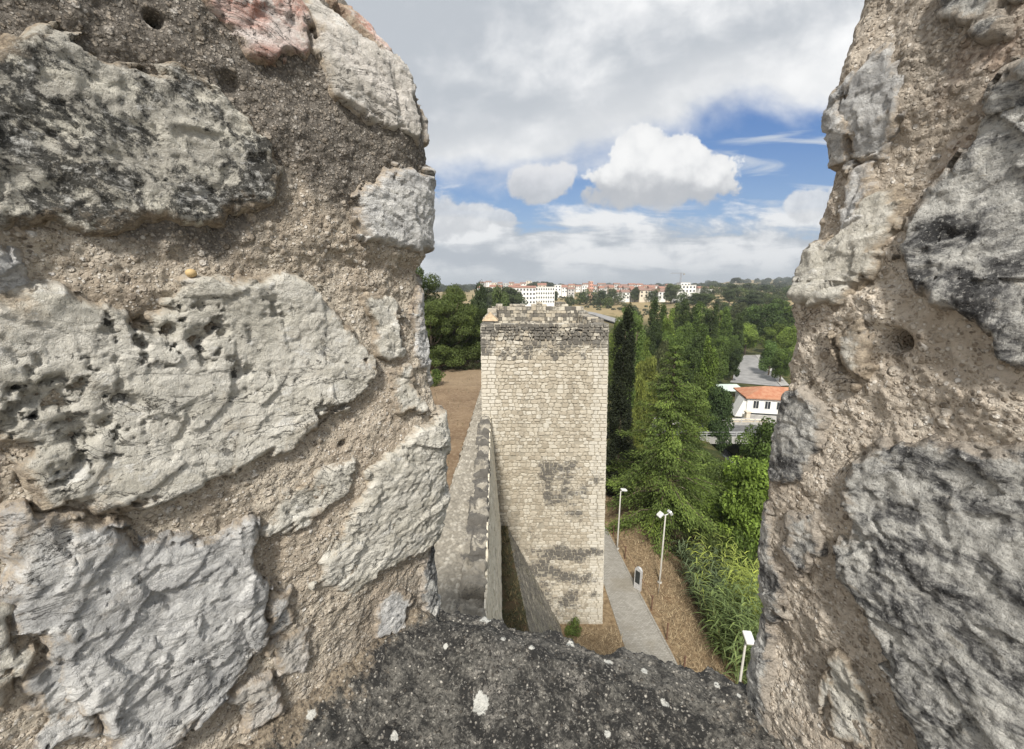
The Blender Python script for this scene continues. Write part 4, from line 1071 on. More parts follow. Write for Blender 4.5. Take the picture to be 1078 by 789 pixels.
def put_tree(kind, v, x, y, height, width, tint, label, group=None, name=None, rz=None, cat='tree', zoff=0.0):
    names = {'round': 'broadleaf_tree', 'poplar': 'poplar_tree', 'bush': 'bush', 'pine': 'pine_tree'}
    base = {'round': (10.0, 8.6), 'poplar': (16.6, 4.6), 'bush': (3.0, 4.2), 'pine': (10.2, 9.6)}[kind]
    key = (kind, v, name)
    if key not in _made:
        k, cl, lb, th, r0, dens, size, rng, kw = PROTO[kind, v]
        _made[key] = make_tree(name or names[kind], cl, lb, th, r0, dens, size, rng, tint, **kw); o = _made[key]
    else:
        o = dup(_made[key], (0, 0, 0))
    o.location = (x, y, h(x, y) - .05 + zoff); o.rotation_euler = (0, 0, rz if rz is not None else (x * 3.7 + y * 1.3) % 6.28)
    o.scale = (width / base[1], width / base[1], height / base[0])
    tag(o, label, cat)
    if group: o['group'] = group
    for c in o.children:
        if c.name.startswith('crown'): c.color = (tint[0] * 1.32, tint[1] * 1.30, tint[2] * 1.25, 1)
    return o

def tree_px(kind, v, px, ptop, Y, wpx, tint, label, group=None, **kw):
    """tree standing on the ground at distance Y whose top shows at (px, ptop)"""
    x, y, zt = at(px, ptop, Y); g = h(x, y)
    ht = max(zt - g, 1.0); yd = ray(px, ptop)[1]
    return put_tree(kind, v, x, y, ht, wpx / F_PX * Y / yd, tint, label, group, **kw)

ORD = ['first', 'second', 'third', 'fourth', 'fifth', 'sixth', 'seventh', 'eighth', 'ninth', 'tenth', 'eleventh', 'twelfth', 'thirteenth', 'fourteenth', 'fifteenth', 'sixteenth', 'seventeenth', 'eighteenth', 'nineteenth', 'twentieth']

DARK, MID, LIGHT, YEL, OLIVE, BLUE = (.030, .044, .014), (.052, .078, .020), (.085, .118, .026), (.12, .135, .03), (.062, .072, .032), (.045, .062, .036)

# the big cedar right of the tower
def cedar():
    x, y, zt = at(712, 362, 27.0); g = h(x, y); H_ = zt - g
    root = thing('cedar_tree', 'tall bright green conifer with layered drooping branches, closest tree right of the tower', 'tree', (x, y, g))
    rng = np.random.default_rng(42); mb = MB()
    mb.tube([(0, 0, -.5), (.05, .05, H_ * .4), (0, 0, H_ * .75), (0, 0, H_ * .98)], [.36, .27, .13, .03], 9)
    Cn, Nn, Up, Tn = [], [], [], []
    z = H_ * .10; k = 0
    while z < H_ * .985:
        f = z / H_; R_ = 4.8 * (1 - f) ** .72 * rng.uniform(.85, 1.1) + .12
        nb = 6 if f < .8 else 5
        for i in range(nb):
            a = i * 6.283 / nb + k * 1.1 + rng.uniform(-.35, .35); L_ = R_ * rng.uniform(.62, 1.12)
            d = np.array([math.cos(a), math.sin(a), 0]); s = np.array([0, 0, z]); rise = .15 - .35 * (1 - f)
            tip = s + d * L_ + np.array([0, 0, L_ * rise])
            mb.tube([s, s + d * L_ * .5 + np.array([0, 0, L_ * .08]), tip], [.06 * (1 - f) + .015, .04 * (1 - f) + .01, .008], 5, caps=False)
            tone_b = rng.normal() * .16
            for q in np.arange(.30, 1.05, .30 / max(L_ / 1.6, .6)):
                c = s + d * L_ * q + np.array([0, 0, L_ * (rise * q * q + .10 * q * (1 - q) * 2)])
                w = (.30 + .36 * (1 - abs(q - .6))) * (.55 + .45 * (1 - f)) * min(1.0, .5 + L_ * .25)
                n = int(230 * w)
                o = rng.normal(size=(n, 3)) * np.array([w * .62, w * .62, w * .30])
                Cn.append(c + o - np.array([0, 0, 1]) * (np.hypot(o[:, 0], o[:, 1]) ** 2 * .35)[:, None])
                Nn.append(np.array([0, 0, 1.0]) + rng.normal(size=(n, 3)) * .45 + d * .25)
                Up.append(d * .9 + o * .8 + rng.normal(size=(n, 3)) * .3 - np.array([0, 0, .35]))
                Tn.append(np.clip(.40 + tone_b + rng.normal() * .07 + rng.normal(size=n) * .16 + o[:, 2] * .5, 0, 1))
        z += H_ * .045 * (1.15 - .4 * f); k += 1
    Cn, Nn, Up, Tn = map(np.concatenate, (Cn, Nn, Up, Tn))
    ln = .175 * rng.uniform(.6, 1.4, len(Cn)); V, F = rhombi(Cn, Nn, Up, ln, ln * .36, rng)
    mb2 = mb.build('trunk', M['bark'], root, smooth=True)
    for v in mb2.data.vertices: v.co = v.co          # parts are already local to the root
    mb2.location = (0, 0, 0)
    return root, V, F, np.repeat(Tn, 4)
def local(V, root): return V + wloc(root)
root, V, F, t = cedar()
for o in root.children: o.location = wloc(root) * 0; o.data.transform(__import__('mathutils').Matrix.Translation(wloc(root)))
o = mesh_obj('crown', local(V, root), F, M['leaf'], root, attrs={'tone': t}, smooth=False); o.color = (.076, .106, .026, 1)

def local_part(mb, name, mat, root, smooth=False):
    """MB given in the thing's own coordinates"""
    mb.V = [v + wloc(root) for v in mb.V]
    return mb.build(name, mat, root, smooth=smooth)

def cypress():
    x, y, zt = at(660, 324, 31.0); g = h(x, y); H_ = zt - g
    root = thing('cypress_tree', 'very dark narrow cypress column right beside the tower', 'tree', (x, y, g))
    rng = np.random.default_rng(8); cl = []
    for i in range(70):
        f = i / 69; a = rng.uniform(0, 6.283); R_ = 1.22 * (math.sin(math.pi * min(.97, .16 + .80 * f)) ** .55); q = R_ * rng.uniform(.3, .78); rr = .42 * (1 - .3 * f) * rng.uniform(.8, 1.25)
        cl.append((q * math.cos(a), q * math.sin(a), .6 + f * (H_ - 1.0), rr, rr, rr * 2.2))
    cl += [(0, 0, H_ * k, .8, .8, H_ * .14) for k in (.2, .4, .6, .78)]
    m = MB(); m.tube([(0, 0, -.5), (0, 0, H_ * .9)], [.2, .03], 8); local_part(m, 'trunk', M['bark'], root, True)
    V, F, t = crown(cl, 620, .15, rng, aspect=.45, tone_amp=.6, hang=-.9)
    o = mesh_obj('crown', local(V, root), F, M['leaf'], root, attrs={'tone': t}, smooth=False); o.color = (.020, .026, .012, 1)
cypress()

# close trees and bushes
tree_px('round', 0, 796, 478, 26, 78, (.085, .125, .024), 'light green willowy tree below the road bridge, against the right merlon', name='willow_tree')
tree_px('round', 1, 812, 440, 40, 60, (.055, .085, .020), 'mid green tree beside the right merlon, just under the white house')
tree_px('round', 2, 742, 505, 29, 66, (.060, .088, .018), 'dense green tree leaning out under the tall conifer on its right')
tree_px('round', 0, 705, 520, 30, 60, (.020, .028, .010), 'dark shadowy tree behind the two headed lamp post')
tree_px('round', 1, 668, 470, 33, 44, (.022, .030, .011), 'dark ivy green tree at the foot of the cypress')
tree_px('bush', 0, 728, 560, 25, 52, (.026, .034, .013), 'dark tangled bush between lamp post and reeds', cat='bush')
tree_px('bush', 1, 752, 548, 23.5, 50, (.045, .060, .018), 'olive green bush behind the reeds', cat='bush')
tree_px('bush', 0, 785, 552, 22.5, 60, (.060, .090, .020), 'round green bush between reeds and willowy tree', cat='bush')
tree_px('bush', 1, 690, 553, 29, 26, (.022, .028, .012), 'small dark bush behind the lit path bank', cat='bush')
tree_px('round', 2, 738, 468, 38, 52, (.042, .060, .018), 'green tree on the river bank, right of the tall conifer')
tree_px('round', 0, 765, 486, 34, 50, (.050, .070, .020), 'bushy green tree under the road bridge')
tree_px('bush', 0, 728, 482, 44, 40, (.040, .055, .018), 'low dark bush at the left end of the bridge', cat='bush')
# tower-foot bush
x, y, z = at(604, 660, 17.1); put_tree('bush', 1, x, 17.25, 1.15, 1.1, (.06, .085, .024), 'small green bush at the foot of the tower', name='bush', cat='bush')

# trees in the valley, right of the tower
G1 = 'valley trees between the tower and the white house'
VAL = [  # kind, variant, px, top, Y, width px, tint, label
    ('poplar', 0, 672, 330, 60, 26, MID, 'green poplar peeping out just right of the cypress'),
    ('poplar', 1, 690, 312, 95, 22, DARK, 'tallest dark poplar left of the valley group'),
    ('poplar', 2, 706, 322, 88, 20, LIGHT, 'light green poplar between two darker ones'),
    ('poplar', 0, 722, 314, 100, 22, DARK, 'dark slender poplar above the tall conifer'),
    ('poplar', 1, 738, 316, 96, 22, MID, 'mid green poplar straight above the conifer tip'),
    ('poplar', 2, 752, 318, 105, 22, DARK, 'dark poplar in the middle of the valley row'),
    ('poplar', 0, 766, 322, 110, 20, MID, 'mid green poplar right of the middle of the row'),
    ('poplar', 1, 779, 328, 118, 18, (.04, .058, .018), 'last slim poplar on the right of the row'),
    ('round', 0, 684, 372, 50, 30, (.10, .115, .03), 'yellowish round tree left of the conifer tip'),
    ('round', 1, 700, 358, 62, 30, OLIVE, 'olive round tree behind the conifer tip'),
    ('poplar', 2, 749, 350, 58, 26, (.075, .11, .022), 'bright conical tree right of the conifer tip'),
    ('round', 2, 760, 404, 52, 38, (.022, .036, .013), 'dark round tree left of the white house'),
    ('bush', 0, 757, 428, 52, 26, (.06, .085, .035), 'low silvery bush on the bank by the bridge'),
    ('round', 0, 760, 352, 86, 26, MID, 'leafy tree above the green awning'),
    ('round', 1, 775, 366, 90, 18, (.03, .045, .016), 'small dark tree beside the far road'),
    ('round', 2, 788, 340, 128, 32, LIGHT, 'light green round tree above the far road'),
    ('round', 0, 808, 318, 150, 40, (.035, .055, .016), 'dark broad tree near the right merlon'),
    ('round', 1, 818, 340, 130, 28, LIGHT, 'light green tree half hidden by the right merlon'),
    ('round', 2, 814, 358, 96, 26, (.05, .08, .024), 'mid green tree right of the far road'),
    ('round', 0, 826, 366, 88, 24, MID, 'tree right of the far road, cut off by the merlon'),
    ('round', 1, 733, 352, 70, 30, (.04, .06, .018), 'dark green tree right behind the conifer'),
    ('round', 2, 720, 338, 80, 30, MID, 'broad tree at the feet of the dark poplars'),
    ('round', 1, 774, 336, 122, 22, (.045, .065, .02), 'rounded tree below the slim poplar'),
    ('round', 2, 838, 322, 160, 36, MID, 'tree behind the right merlon edge, on the valley floor'),
    ('round', 0, 800, 330, 175, 26, (.05, .07, .022), 'rounded tree at the back of the valley, above the far road'),
    ('round', 1, 780, 318, 185, 26, OLIVE, 'olive tree at the back of the poplar row'),
    ('round', 2, 822, 314, 190, 30, (.04, .06, .018), 'broad dark tree at the back by the merlon edge'),
    ('round', 0, 662, 322, 120, 24, MID, 'tree showing between tower corner and cypress'),
    ('round', 1, 652, 334, 75, 26, (.075, .10, .025), 'bright tree squeezed between tower and cypress'),
]
VAL += [
    ('round', 1, 690, 344, 105, 26, DARK, 'dark rounded crown under the tallest dark poplar'),
    ('round', 2, 706, 348, 84, 26, MID, 'mid green crown right above the olive round tree'),
    ('round', 0, 744, 376, 60, 30, (.045, .066, .018), 'leafy green tree between the conifer and the dark round tree'),
    ('round', 1, 676, 352, 74, 26, LIGHT, 'light green crown close beside the cypress'),
    ('round', 2, 752, 366, 78, 28, (.05, .072, .02), 'green tree left of the green awning'),
    ('round', 0, 772, 352, 112, 20, MID, 'small green tree left of the far road'),
    ('round', 1, 735, 392, 46, 34, (.05, .07, .018), 'full green tree touching the right side of the tall conifer'),
    ('round', 2, 680, 392, 42, 30, (.085, .10, .026), 'yellow green tree filling the gap left of the tall conifer'),
    ('poplar', 1, 698, 318, 112, 20, MID, 'slim poplar right next to the tallest dark poplar'),
    ('poplar', 0, 714, 318, 118, 20, (.045, .065, .02), 'slim poplar behind the light green one'),
    ('poplar', 2, 730, 320, 120, 20, DARK, 'dark slim poplar behind the conifer tip'),
    ('poplar', 1, 745, 322, 122, 20, MID, 'slim poplar left of the middle of the row'),
    ('poplar', 0, 759, 326, 126, 18, LIGHT, 'paler slim poplar right of the middle of the row'),
    ('round', 1, 792, 320, 165, 30, (.045, .065, .02), 'wide green crown left of the broad dark tree'),
    ('round', 0, 770, 322, 190, 26, (.04, .056, .02), 'dark crown peeping over the end of the poplar row'),
    ('round', 2, 832, 342, 118, 28, LIGHT, 'light crown behind the right merlon edge'),
]
for k in VAL:
    tree_px(*k, group=G1)

# trees left of the tower, in the court
G2 = 'dark pines left of the tower'
tree_px('pine', 0, 476, 303, 41, 74, (.046, .062, .018), 'large dark pine filling the gap left of the tower', G2)
tree_px('pine', 1, 478, 292, 52, 40, (.050, .066, .018), 'taller round topped pine behind the large dark pine', G2)
tree_px('pine', 0, 440, 273, 44, 60, (.040, .055, .018), 'tallest pine, reaching past the edge of the left merlon', G2)
tree_px('pine', 1, 452, 312, 39, 60, (.040, .054, .015), 'dark pine low against the left merlon edge', G2)
tree_px('pine', 0, 497, 316, 44, 46, (.036, .050, .016), 'dark pine closest to the tower', G2)
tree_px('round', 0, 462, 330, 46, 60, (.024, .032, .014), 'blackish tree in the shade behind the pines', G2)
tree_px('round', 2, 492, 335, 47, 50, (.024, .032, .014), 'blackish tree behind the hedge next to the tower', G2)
tree_px('round', 1, 503, 297, 62, 38, (.030, .042, .018), 'dark broadleaf tree between pines and tower', G2)
tree_px('round', 2, 528, 299, 90, 34, (.040, .055, .022), 'green tree just behind the left corner of the tower top', G2)
tree_px('bush', 0, 456, 386, 33, 30, (.050, .075, .018), 'round green bush at the edge of the dirt court', cat='bush')
G3 = 'clipped hedge bushes at the back of the court'
for i, px in enumerate((468, 478, 488, 498, 508)):
    tree_px('bush', i % 2, px, 381, 39.5, 16, (.035, .042, .02), 'dark low bush in the hedge behind the dirt court, %s from the left' % ORD[i], G3, cat='bush')

# scrub and garden trees in front of the town
G4 = 'bushes on the dry slope below the town'
SC_ = [(611, 306, 330, 16, 'bush'), (622, 303, 330, 18, 'bush'), (633, 303, 325, 16, 'bush'), (645, 302, 330, 20, 'bush'), (669, 302, 345, 8, 'round'), (680, 302, 345, 9, 'bush'), (691, 303, 345, 12, 'bush'),
       (708, 298, 320, 14, 'round'), (661, 318, 250, 12, 'bush'), (668, 323, 235, 14, 'bush'), (719, 306, 290, 14, 'bush'), (737, 308, 270, 22, 'round'), (770, 299, 330, 16, 'round'), (769, 305, 300, 11, 'round'), (757, 313, 255, 12, 'bush'), (745, 307, 300, 12, 'bush'),
       (784, 302, 330, 18, 'bush'), (795, 304, 320, 16, 'bush'), (804, 307, 300, 16, 'round'), (812, 308, 280, 14, 'bush'), (790, 310, 260, 20, 'round'), (820, 305, 300, 16, 'bush'), (600, 309, 300, 8, 'bush'), (584, 306, 340, 6, 'round'), (640, 312, 290, 10, 'bush'), (764, 317, 240, 10, 'bush'), (776, 317, 235, 12, 'bush'), (535, 302, 240, 30, 'round'), (512, 301, 260, 16, 'round'), (830, 300, 340, 18, 'bush'), (808, 299, 420, 20, 'bush'), (790, 297, 430, 20, 'bush'), (742, 300, 380, 10, 'bush'), (752, 300, 385, 12, 'bush')]
SC_.sort()
for i, (px, top, Y, w, k) in enumerate(SC_):
    where = ORD[i] if i < 20 else None
    lab = ('%s dark %s from the left on the slope below the town' % (ORD[i], 'bush' if k == 'bush' else 'tree')) if where else ('%s dark %s from the right on the slope below the town' % (ORD[len(SC_) - 1 - i], 'bush' if k == 'bush' else 'tree'))
    tree_px(k, i % 2, px, top, Y, w * 1.55, [(.035, .048, .02), (.045, .06, .022), (.05, .062, .03)][i % 3], lab, G4, cat='bush' if k == 'bush' else 'tree')

# far wood: the olive groves and woods of the horizon hills, one mass
def far_wood():
    rng = np.random.default_rng(77); cl = []
    for i in range(2600):
        Y = 420 * (1800 / 420) ** rng.random(); az = rng.uniform(-.35, 1.0)
        p = perlin(np.array([[az * 9, math.log(Y) * 6, 1.5]]))[0]
        if p < (.10 if az > .35 else .10): continue
        if az < .45 and Y < 620: continue
        x = az * Y; g = h(x, Y); r = rng.uniform(2.0, 4.2) * (1 + Y / 1500)
        cl.append((x, Y, g + r * .6, r * 1.3, r * 1.3, r))
    for px, w, Y, top in [(570, 28, 620, 294.5), (592, 12, 640, 297.5), (606, 8, 640, 298), (760, 20, 700, 299), (775, 6, 900, 290.5)]:
        for q in range(16):
            u = rng.uniform(-1, 1); x, y, z = at(px + u * w * .5, top + 2.0 + 3.0 * u * u, Y); g = h(x, y); rr = rng.uniform(2.5, 4)
            cl.append((x, y + rng.uniform(-10, 10), max(z - rr, g), rr * 1.3, rr * 1.3, rr))
    for i in range(520):
        Y = 225 * (430 / 225) ** rng.random(); az = rng.uniform(-.35, .85)
        if perlin(np.array([[az * 14, Y / 30, 4.5]]))[0] < -.02: continue
        x = az * Y; r = rng.uniform(.6, 1.7); cl.append((x, Y, h(x, Y) + r * .4, r * 1.3, r * 1.2, r * .8))
    V, F, t = crown(cl, 6.0, 1.5, rng, shell=.7)
    o = mesh_obj('far_wood', V, F, M['leaf'], attrs={'tone': t}, smooth=False); o.color = (.052, .062, .034, 1)
    tag(o, 'dark scattered woods and olive groves on the horizon hills', 'wood', kind='stuff')
far_wood()

# reeds
def reeds(name, spots, rng, hgt, tint, label, leafw, yellow):
    x0, y0 = np.mean([s[0] for s in spots]), np.mean([s[1] for s in spots])
    root = thing(name, label, 'reeds', (x0, y0, h(x0, y0)))
    Vl, Fl, Tl = [], [], []; off = 0; st = MB()
    for (x, y) in spots:
        g = h(x, y); hh = hgt * rng.uniform(.65, 1.15); ln = rng.normal(size=2) * .20 * hh
        top = np.array([x + ln[0], y + ln[1], g + hh]); bot = np.array([x, y, g - .1]); mid = (top + bot) / 2 + np.array([-ln[0] * .15, -ln[1] * .15, .1])
        st.tube([bot, mid, top], [.016, .013, .005], 5, caps=False)
        for j in range(22):
            q = .22 + .78 * (j + rng.random()) / 16; s = bot * (1 - q) + top * q + np.array([-ln[0], -ln[1], 0]) * .3 * q * (1 - q)
            a = rng.uniform(0, 6.283); L_ = rng.uniform(.5, .95) * (1.1 - .35 * q); d = np.array([math.cos(a), math.sin(a), 0]); sd = np.array([-d[1], d[0], 0])
            w = leafw * rng.uniform(.7, 1.3); dr = rng.uniform(.25, .8)
            pts = [s + d * L_ * u + np.array([0, 0, L_ * (.75 * u - dr * 1.5 * u * u)]) for u in (0, .35, .7, 1.0)]
            ws = [w * .7, w, w * .7, w * .08]
            V = np.array([p + sd * k * ww * .5 for p, ww in zip(pts, ws) for k in (-1, 1)])
            Vl.append(V); Fl.append(np.array([[0, 1, 3, 2], [2, 3, 5, 4], [4, 5, 7, 6]]) + off); off += 8
            Tl.append(np.full(8, np.clip(.45 + rng.normal() * .2, 0, 1)))
    st.build('stems', M['reed_stem'], root, smooth=True)
    o = mesh_obj('leaves', np.concatenate(Vl), np.concatenate(Fl), M['leaf'], root, attrs={'tone': np.concatenate(Tl)}, smooth=False); o.color = (*tint, 1)
M['reed_stem'] = plain('reed_stem', (.20, .20, .07), .6)
rng = np.random.default_rng(3)
sp = [(10.7 + rng.uniform(-.7, .9), rng.uniform(14.2, 18.0)) for _ in range(85)]
reeds('giant_reed', sp, rng, 3.0, (.12, .16, .06), 'green giant reeds with long arching leaves behind the nearest lamp', .055, 0)
sp = [(11.3 + rng.uniform(-.6, .8), rng.uniform(18.2, 22.0)) for _ in range(60)]
reeds('giant_reed', sp, rng, 2.3, (.080, .105, .055), 'grey green giant reeds at the far end of the reed bed', .055, 0)
sp = [(12.7 + rng.uniform(-.9, 1.6), rng.uniform(16.0, 20.5)) for _ in range(230)]
reeds('bamboo_clump', sp, rng, 3.4, (.19, .225, .055), 'bright yellow green bamboo clump behind the reeds', .05, 1)

# dry grass on the bank by the path
def dry_grass():
    rng = np.random.default_rng(9); n = 16000
    x = rng.uniform(7.95, 11.4, n); y = rng.uniform(12.5, 33, n)
    k = rng.random(n) < .25; x[k] = rng.uniform(3.0, 5.5, k.sum()); y[k] = rng.uniform(12.5, 17.7, k.sum())
    z = terrain(x, y)
    a = rng.uniform(0, 6.283, n); L_ = rng.uniform(.10, .34, n); d = np.stack([np.cos(a), np.sin(a), rng.uniform(.15, .9, n)], 1); sd = np.stack([-np.sin(a), np.cos(a), 0 * a], 1)
    b = np.stack([x, y, z - .01], 1); w = rng.uniform(.008, .02, n)[:, None]
    V = np.stack([b - sd * w, b + sd * w, b + d * L_[:, None]], 1).reshape(-1, 3)
    m, t, bs = material('straw'); tn = t.attr('tone')
    t.put(t.ramp(tn, (0, (.10, .068, .038)), (.5, (.235, .17, .098)), (1, (.47, .375, .235))), bs.inputs['Base Color']); bs.inputs['Roughness'].default_value = .8
    o = mesh_obj('dry_grass', V, np.arange(n * 3).reshape(n, 3), m, attrs={'tone': np.repeat(rng.random(n), 3)}, smooth=False)
    tag(o, 'brown dry grass covering the bank beside the paved path', 'grass', kind='stuff')
dry_grass()

def weeds():
    rng = np.random.default_rng(19); n = 5200
    y = rng.uniform(1.5, 17.8, n); u = rng.random(n); x = xf(y) * (1 - u) + xl(y) * u; z = np.full(n, -11.50)
    k = fbm(np.stack([x / .5, y / .7, 0 * x], 1), 3) > -.05; x, y, z = x[k], y[k], z[k]
    n2 = 2600; x2 = rng.uniform(-9, -2.3, n2); y2 = rng.uniform(14, 40, n2); k2 = fbm(np.stack([x2 / 1.6, y2 / 1.6, 0 * x2], 1), 3) > .12
    x = np.concatenate([x, x2[k2]]); y = np.concatenate([y, y2[k2]]); z = np.concatenate([z, terrain(x2[k2], y2[k2])]); n = len(x)
    a = rng.uniform(0, 6.283, n); L_ = rng.uniform(.05, .22, n); d = np.stack([np.cos(a) * .8, np.sin(a) * .8, rng.uniform(.3, 1.2, n)], 1); sd = np.stack([-np.sin(a), np.cos(a), 0 * a], 1)
    b = np.stack([x, y, z - .01], 1); w = rng.uniform(.008, .022, n)[:, None]
    V = np.stack([b - sd * w, b + sd * w, b + d * L_[:, None]], 1).reshape(-1, 3)
    m, t, bs = material('weed_blades'); t.put(t.ramp(t.attr('tone'), (0, (.03, .036, .014)), (.5, (.075, .07, .03)), (1, (.24, .18, .09))), bs.inputs['Base Color']); bs.inputs['Roughness'].default_value = .8  # blade colours darkened for the shaded ledge
    o = mesh_obj('weeds', V, np.arange(n * 3).reshape(n, 3), m, attrs={'tone': np.repeat(rng.random(n), 3)}, smooth=False)
    tag(o, 'thin weeds on the ledge below the wall and on the dirt court', 'weeds', kind='stuff')
weeds()

# ------------------------------------------------------------------ path furniture
def lamp_post(label, x, y, hgt, heads, rz):
    g = h(x, y); root = thing('lamp_post', label, 'lamp post', (x, y, g), 'lamp posts along the path')
    m = MB(); m.tube([(0, 0, -.1), (0, 0, .5), (0, 0, hgt)], [.060, .054, .036], 12); m.tube([(0, 0, .0), (0, 0, .05)], [.14, .14], 12)
    local_part(m, 'pole', M['pole'], root, True)
    for (ox, oy, tilt, size, mat) in heads:
        m = MB(); w, d, t_ = size
        m.box(-w / 2, w / 2, -d / 2, d / 2, -t_ / 2, t_ / 2, bev=min(t_ * .3, .03))
        P = np.concatenate(m.V); c, s_ = math.cos(tilt), math.sin(tilt)
        rot = lambda P: np.stack([P[:, 0], P[:, 1] * c - P[:, 2] * s_, P[:, 1] * s_ + P[:, 2] * c], 1)
        an = math.atan2(ox, -oy) if (ox or oy) else rz; ca, sa = math.cos(an), math.sin(an)
        yaw = lambda P: np.stack([P[:, 0] * ca - P[:, 1] * sa, P[:, 0] * sa + P[:, 1] * ca, P[:, 2]], 1)
        tr = np.array([ox, oy, hgt + .06])
        m.V = [yaw(rot(P)) + tr]; hd = local_part(m, 'floodlight', M[mat], root)
        g2 = MB(); g2.box(-w * .42, w * .42, -d * .42, d * .42, t_ / 2 + .004, t_ / 2 + .012) if tilt > 1.2 else g2.box(-w * .42, w * .42, -d * .42, d * .42, -t_ / 2 - .012, -t_ / 2 - .004)
        g2.V = [yaw(rot(np.concatenate(g2.V))) + tr + wloc(root)]; g2.build('lens', M['lamp_glass'], hd)
        if ox or oy:
            b = MB(); b.tube([(0, 0, hgt - .06), (ox * .8, oy * .8, hgt + .03)], [.03, .025], 8); local_part(b, 'bracket', M['lamp_metal'], root, True)
    return root
lamp_post('white lamp post with two tilted floodlights, standing on the dry bank in the middle', 8.95, 21.1, 4.55, [(-.36, -.10, .75, (.32, .34, .15), 'lamp_white'), (.30, .10, .95, (.28, .30, .17), 'lamp_metal')], 0)
lamp_post('farthest lamp post, single headed, next to the tower edge', 7.2, 24.3, 4.3, [(.22, .05, .2, (.26, .40, .11), 'lamp_white')], 0)
lamp_post('nearest lamp post, its white head seen from above beside the right merlon', 8.95, 12.85, 4.45, [(-.02, -.16, .35, (.32, .48, .13), 'lamp_white')], 0)

f = thing('rail_fence', 'low rusty fence of posts and a rail along the right edge of the paved path', 'fence', (7.6, 20, h(7.6, 20)))
FP = [(7.25, 25.6), (7.42, 23.2), (7.55, 21.0), (7.70, 18.9), (7.84, 17.05), (7.92, 15.2)]
for (x, y) in FP:
    g = h(x, y); m = MB(); m.box(x - .03, x + .03, y - .03, y + .03, g - .15, g + .92, bev=.006); m.box(x - .045, x + .045, y - .045, y + .045, g + .90, g + .94)
    m.build('post', M['rust'], f)
for zz in (.78,):
    m = MB(); m.tube([(x, y, h(x, y) + zz - .28 * (i % 2 == 9)) for i, (x, y) in enumerate(FP[:4])], [.018] * 4, 6); m.build('rail', M['rust'], f, smooth=True)
x, y = 7.42, 20.5; g = h(x, y)
root = thing('info_panel', 'pale round topped information post with a dark panel beside the path', 'sign', (x, y, g), rz=R(38))
m = MB(); n = 10
prf = [(-.22, -.1), (-.22, 1.25)] + [(-.22 * math.cos(a), 1.25 + .24 * math.sin(a)) for a in np.linspace(.2, math.pi - .2, n)] + [(.22, 1.25), (.22, -.1)]
P = [(-.07, u, v) for u, v in prf] + [(.07, u, v) for u, v in prf]; k = len(prf)
m.add(P, [tuple(range(k - 1, -1, -1)), tuple(range(k, 2 * k))] + [(i, (i + 1) % k, (i + 1) % k + k, i + k) for i in range(k)])
local_part(m, 'slab', M['lamp_metal'], root)
m = MB(); m.box(-.085, -.073, -.15, .15, .45, 1.25); local_part(m, 'panel', M['dark_panel'], root)
x, y = 8.55, 20.2; g = h(x, y); m = MB(); m.tube([(x, y, g - .1), (x + .02, y, g + .7), (x, y, g + 1.35)], [.025, .022, .018], 7); m.build('thin_stake', M['pole'], loc=None, smooth=True)
o = bpy.data.objects['thin_stake']; tag(o, 'thin pale stake standing in the dry bank beside the two headed lamp post', 'stake')

# ------------------------------------------------------------------ white house, bridge and roads
def window(root, x0, x1, z0, z1, y, parent_mat='glass'):
    m = MB(); m.box(x0 - .08, x1 + .08, y - .05, y + .02, z0 - .08, z0); m.box(x0 - .08, x1 + .08, y - .05, y + .02, z1, z1 + .08)
    m.box(x0 - .08, x0, y - .05, y + .02, z0 + .002, z1 - .002); m.box(x1, x1 + .08, y - .05, y + .02, z0 + .002, z1 - .002); m.box((x0 + x1) / 2 - .02, (x0 + x1) / 2 + .02, y - .045, y - .02, z0 + .002, z1 - .002)
    w = local_part(m, 'window', M['white_paint'], root)
    p = MB(); p.box(x0, x1, y - .03, y + .01, z0, z1); p.V = [v + wloc(root) for v in p.V]; p.build('pane', M['glass'], w)

def house_white():
    x0, y0, _ = at(778, 440, 61); g = -19.35
    root = thing('white_house', 'long white house with orange tiled hip roof in the valley, beside the right merlon', 'house', (x0 + 1.0, y0, g), rz=R(-13))
    W, D, Hh = 12.6, 6.0, 2.75
    m = MB(); m.box(0, W, 0, D, 0, Hh); local_part(m, 'wall', M['white_paint'], root)
    m = MB(); m.box(-.4, W + .4, -.5, D + .3, -3.0, -.02); o = local_part(m, 'plinth', M['concrete'], root)
    m = MB(); m.box(-.02, W + .02, -.03, -.002, -.015, .22); o = local_part(m, 'skirting', M['dark_panel'], root)
    e = .35
    rm = MB(); rm.add([(-e, -e, Hh), (W + e, -e, Hh), (W + e, D + e, Hh), (-e, D + e, Hh), (3.2, D / 2, Hh + 1.25), (W - 3.2, D / 2, Hh + 1.25), (-e, -e, Hh - .18), (W + e, -e, Hh - .18), (W + e, D + e, Hh - .18), (-e, D + e, Hh - .18)],
                      [(0, 1, 5, 4), (1, 2, 5), (2, 3, 4, 5), (3, 0, 4), (6, 7, 1, 0), (7, 8, 2, 1), (8, 9, 3, 2), (9, 6, 0, 3), (9, 8, 7, 6)])
    local_part(rm, 'roof', M['roof_orange'], root)
    for i in range(7):
        window(root, .9 + i * 1.65, 1.65 + i * 1.65, 1.0, 2.2, -.01)
    b = MB(); b.add([(-1.5, .2, -.6), (-.02, .2, -.6), (-.02, .2, 2.3), (-.4, .2, 2.3), (-1.5, 3, -.6), (-.02, 3, -.6), (-.02, 3, 2.3), (-.4, 3, 2.3)], [(0, 1, 2, 3), (7, 6, 5, 4), (0, 3, 7, 4), (3, 2, 6, 7), (1, 5, 6, 2), (0, 4, 5, 1)])
    o = local_part(b, 'buttress', M['white_paint'], root); o['label'] = 'sloping pale buttress on the left end'
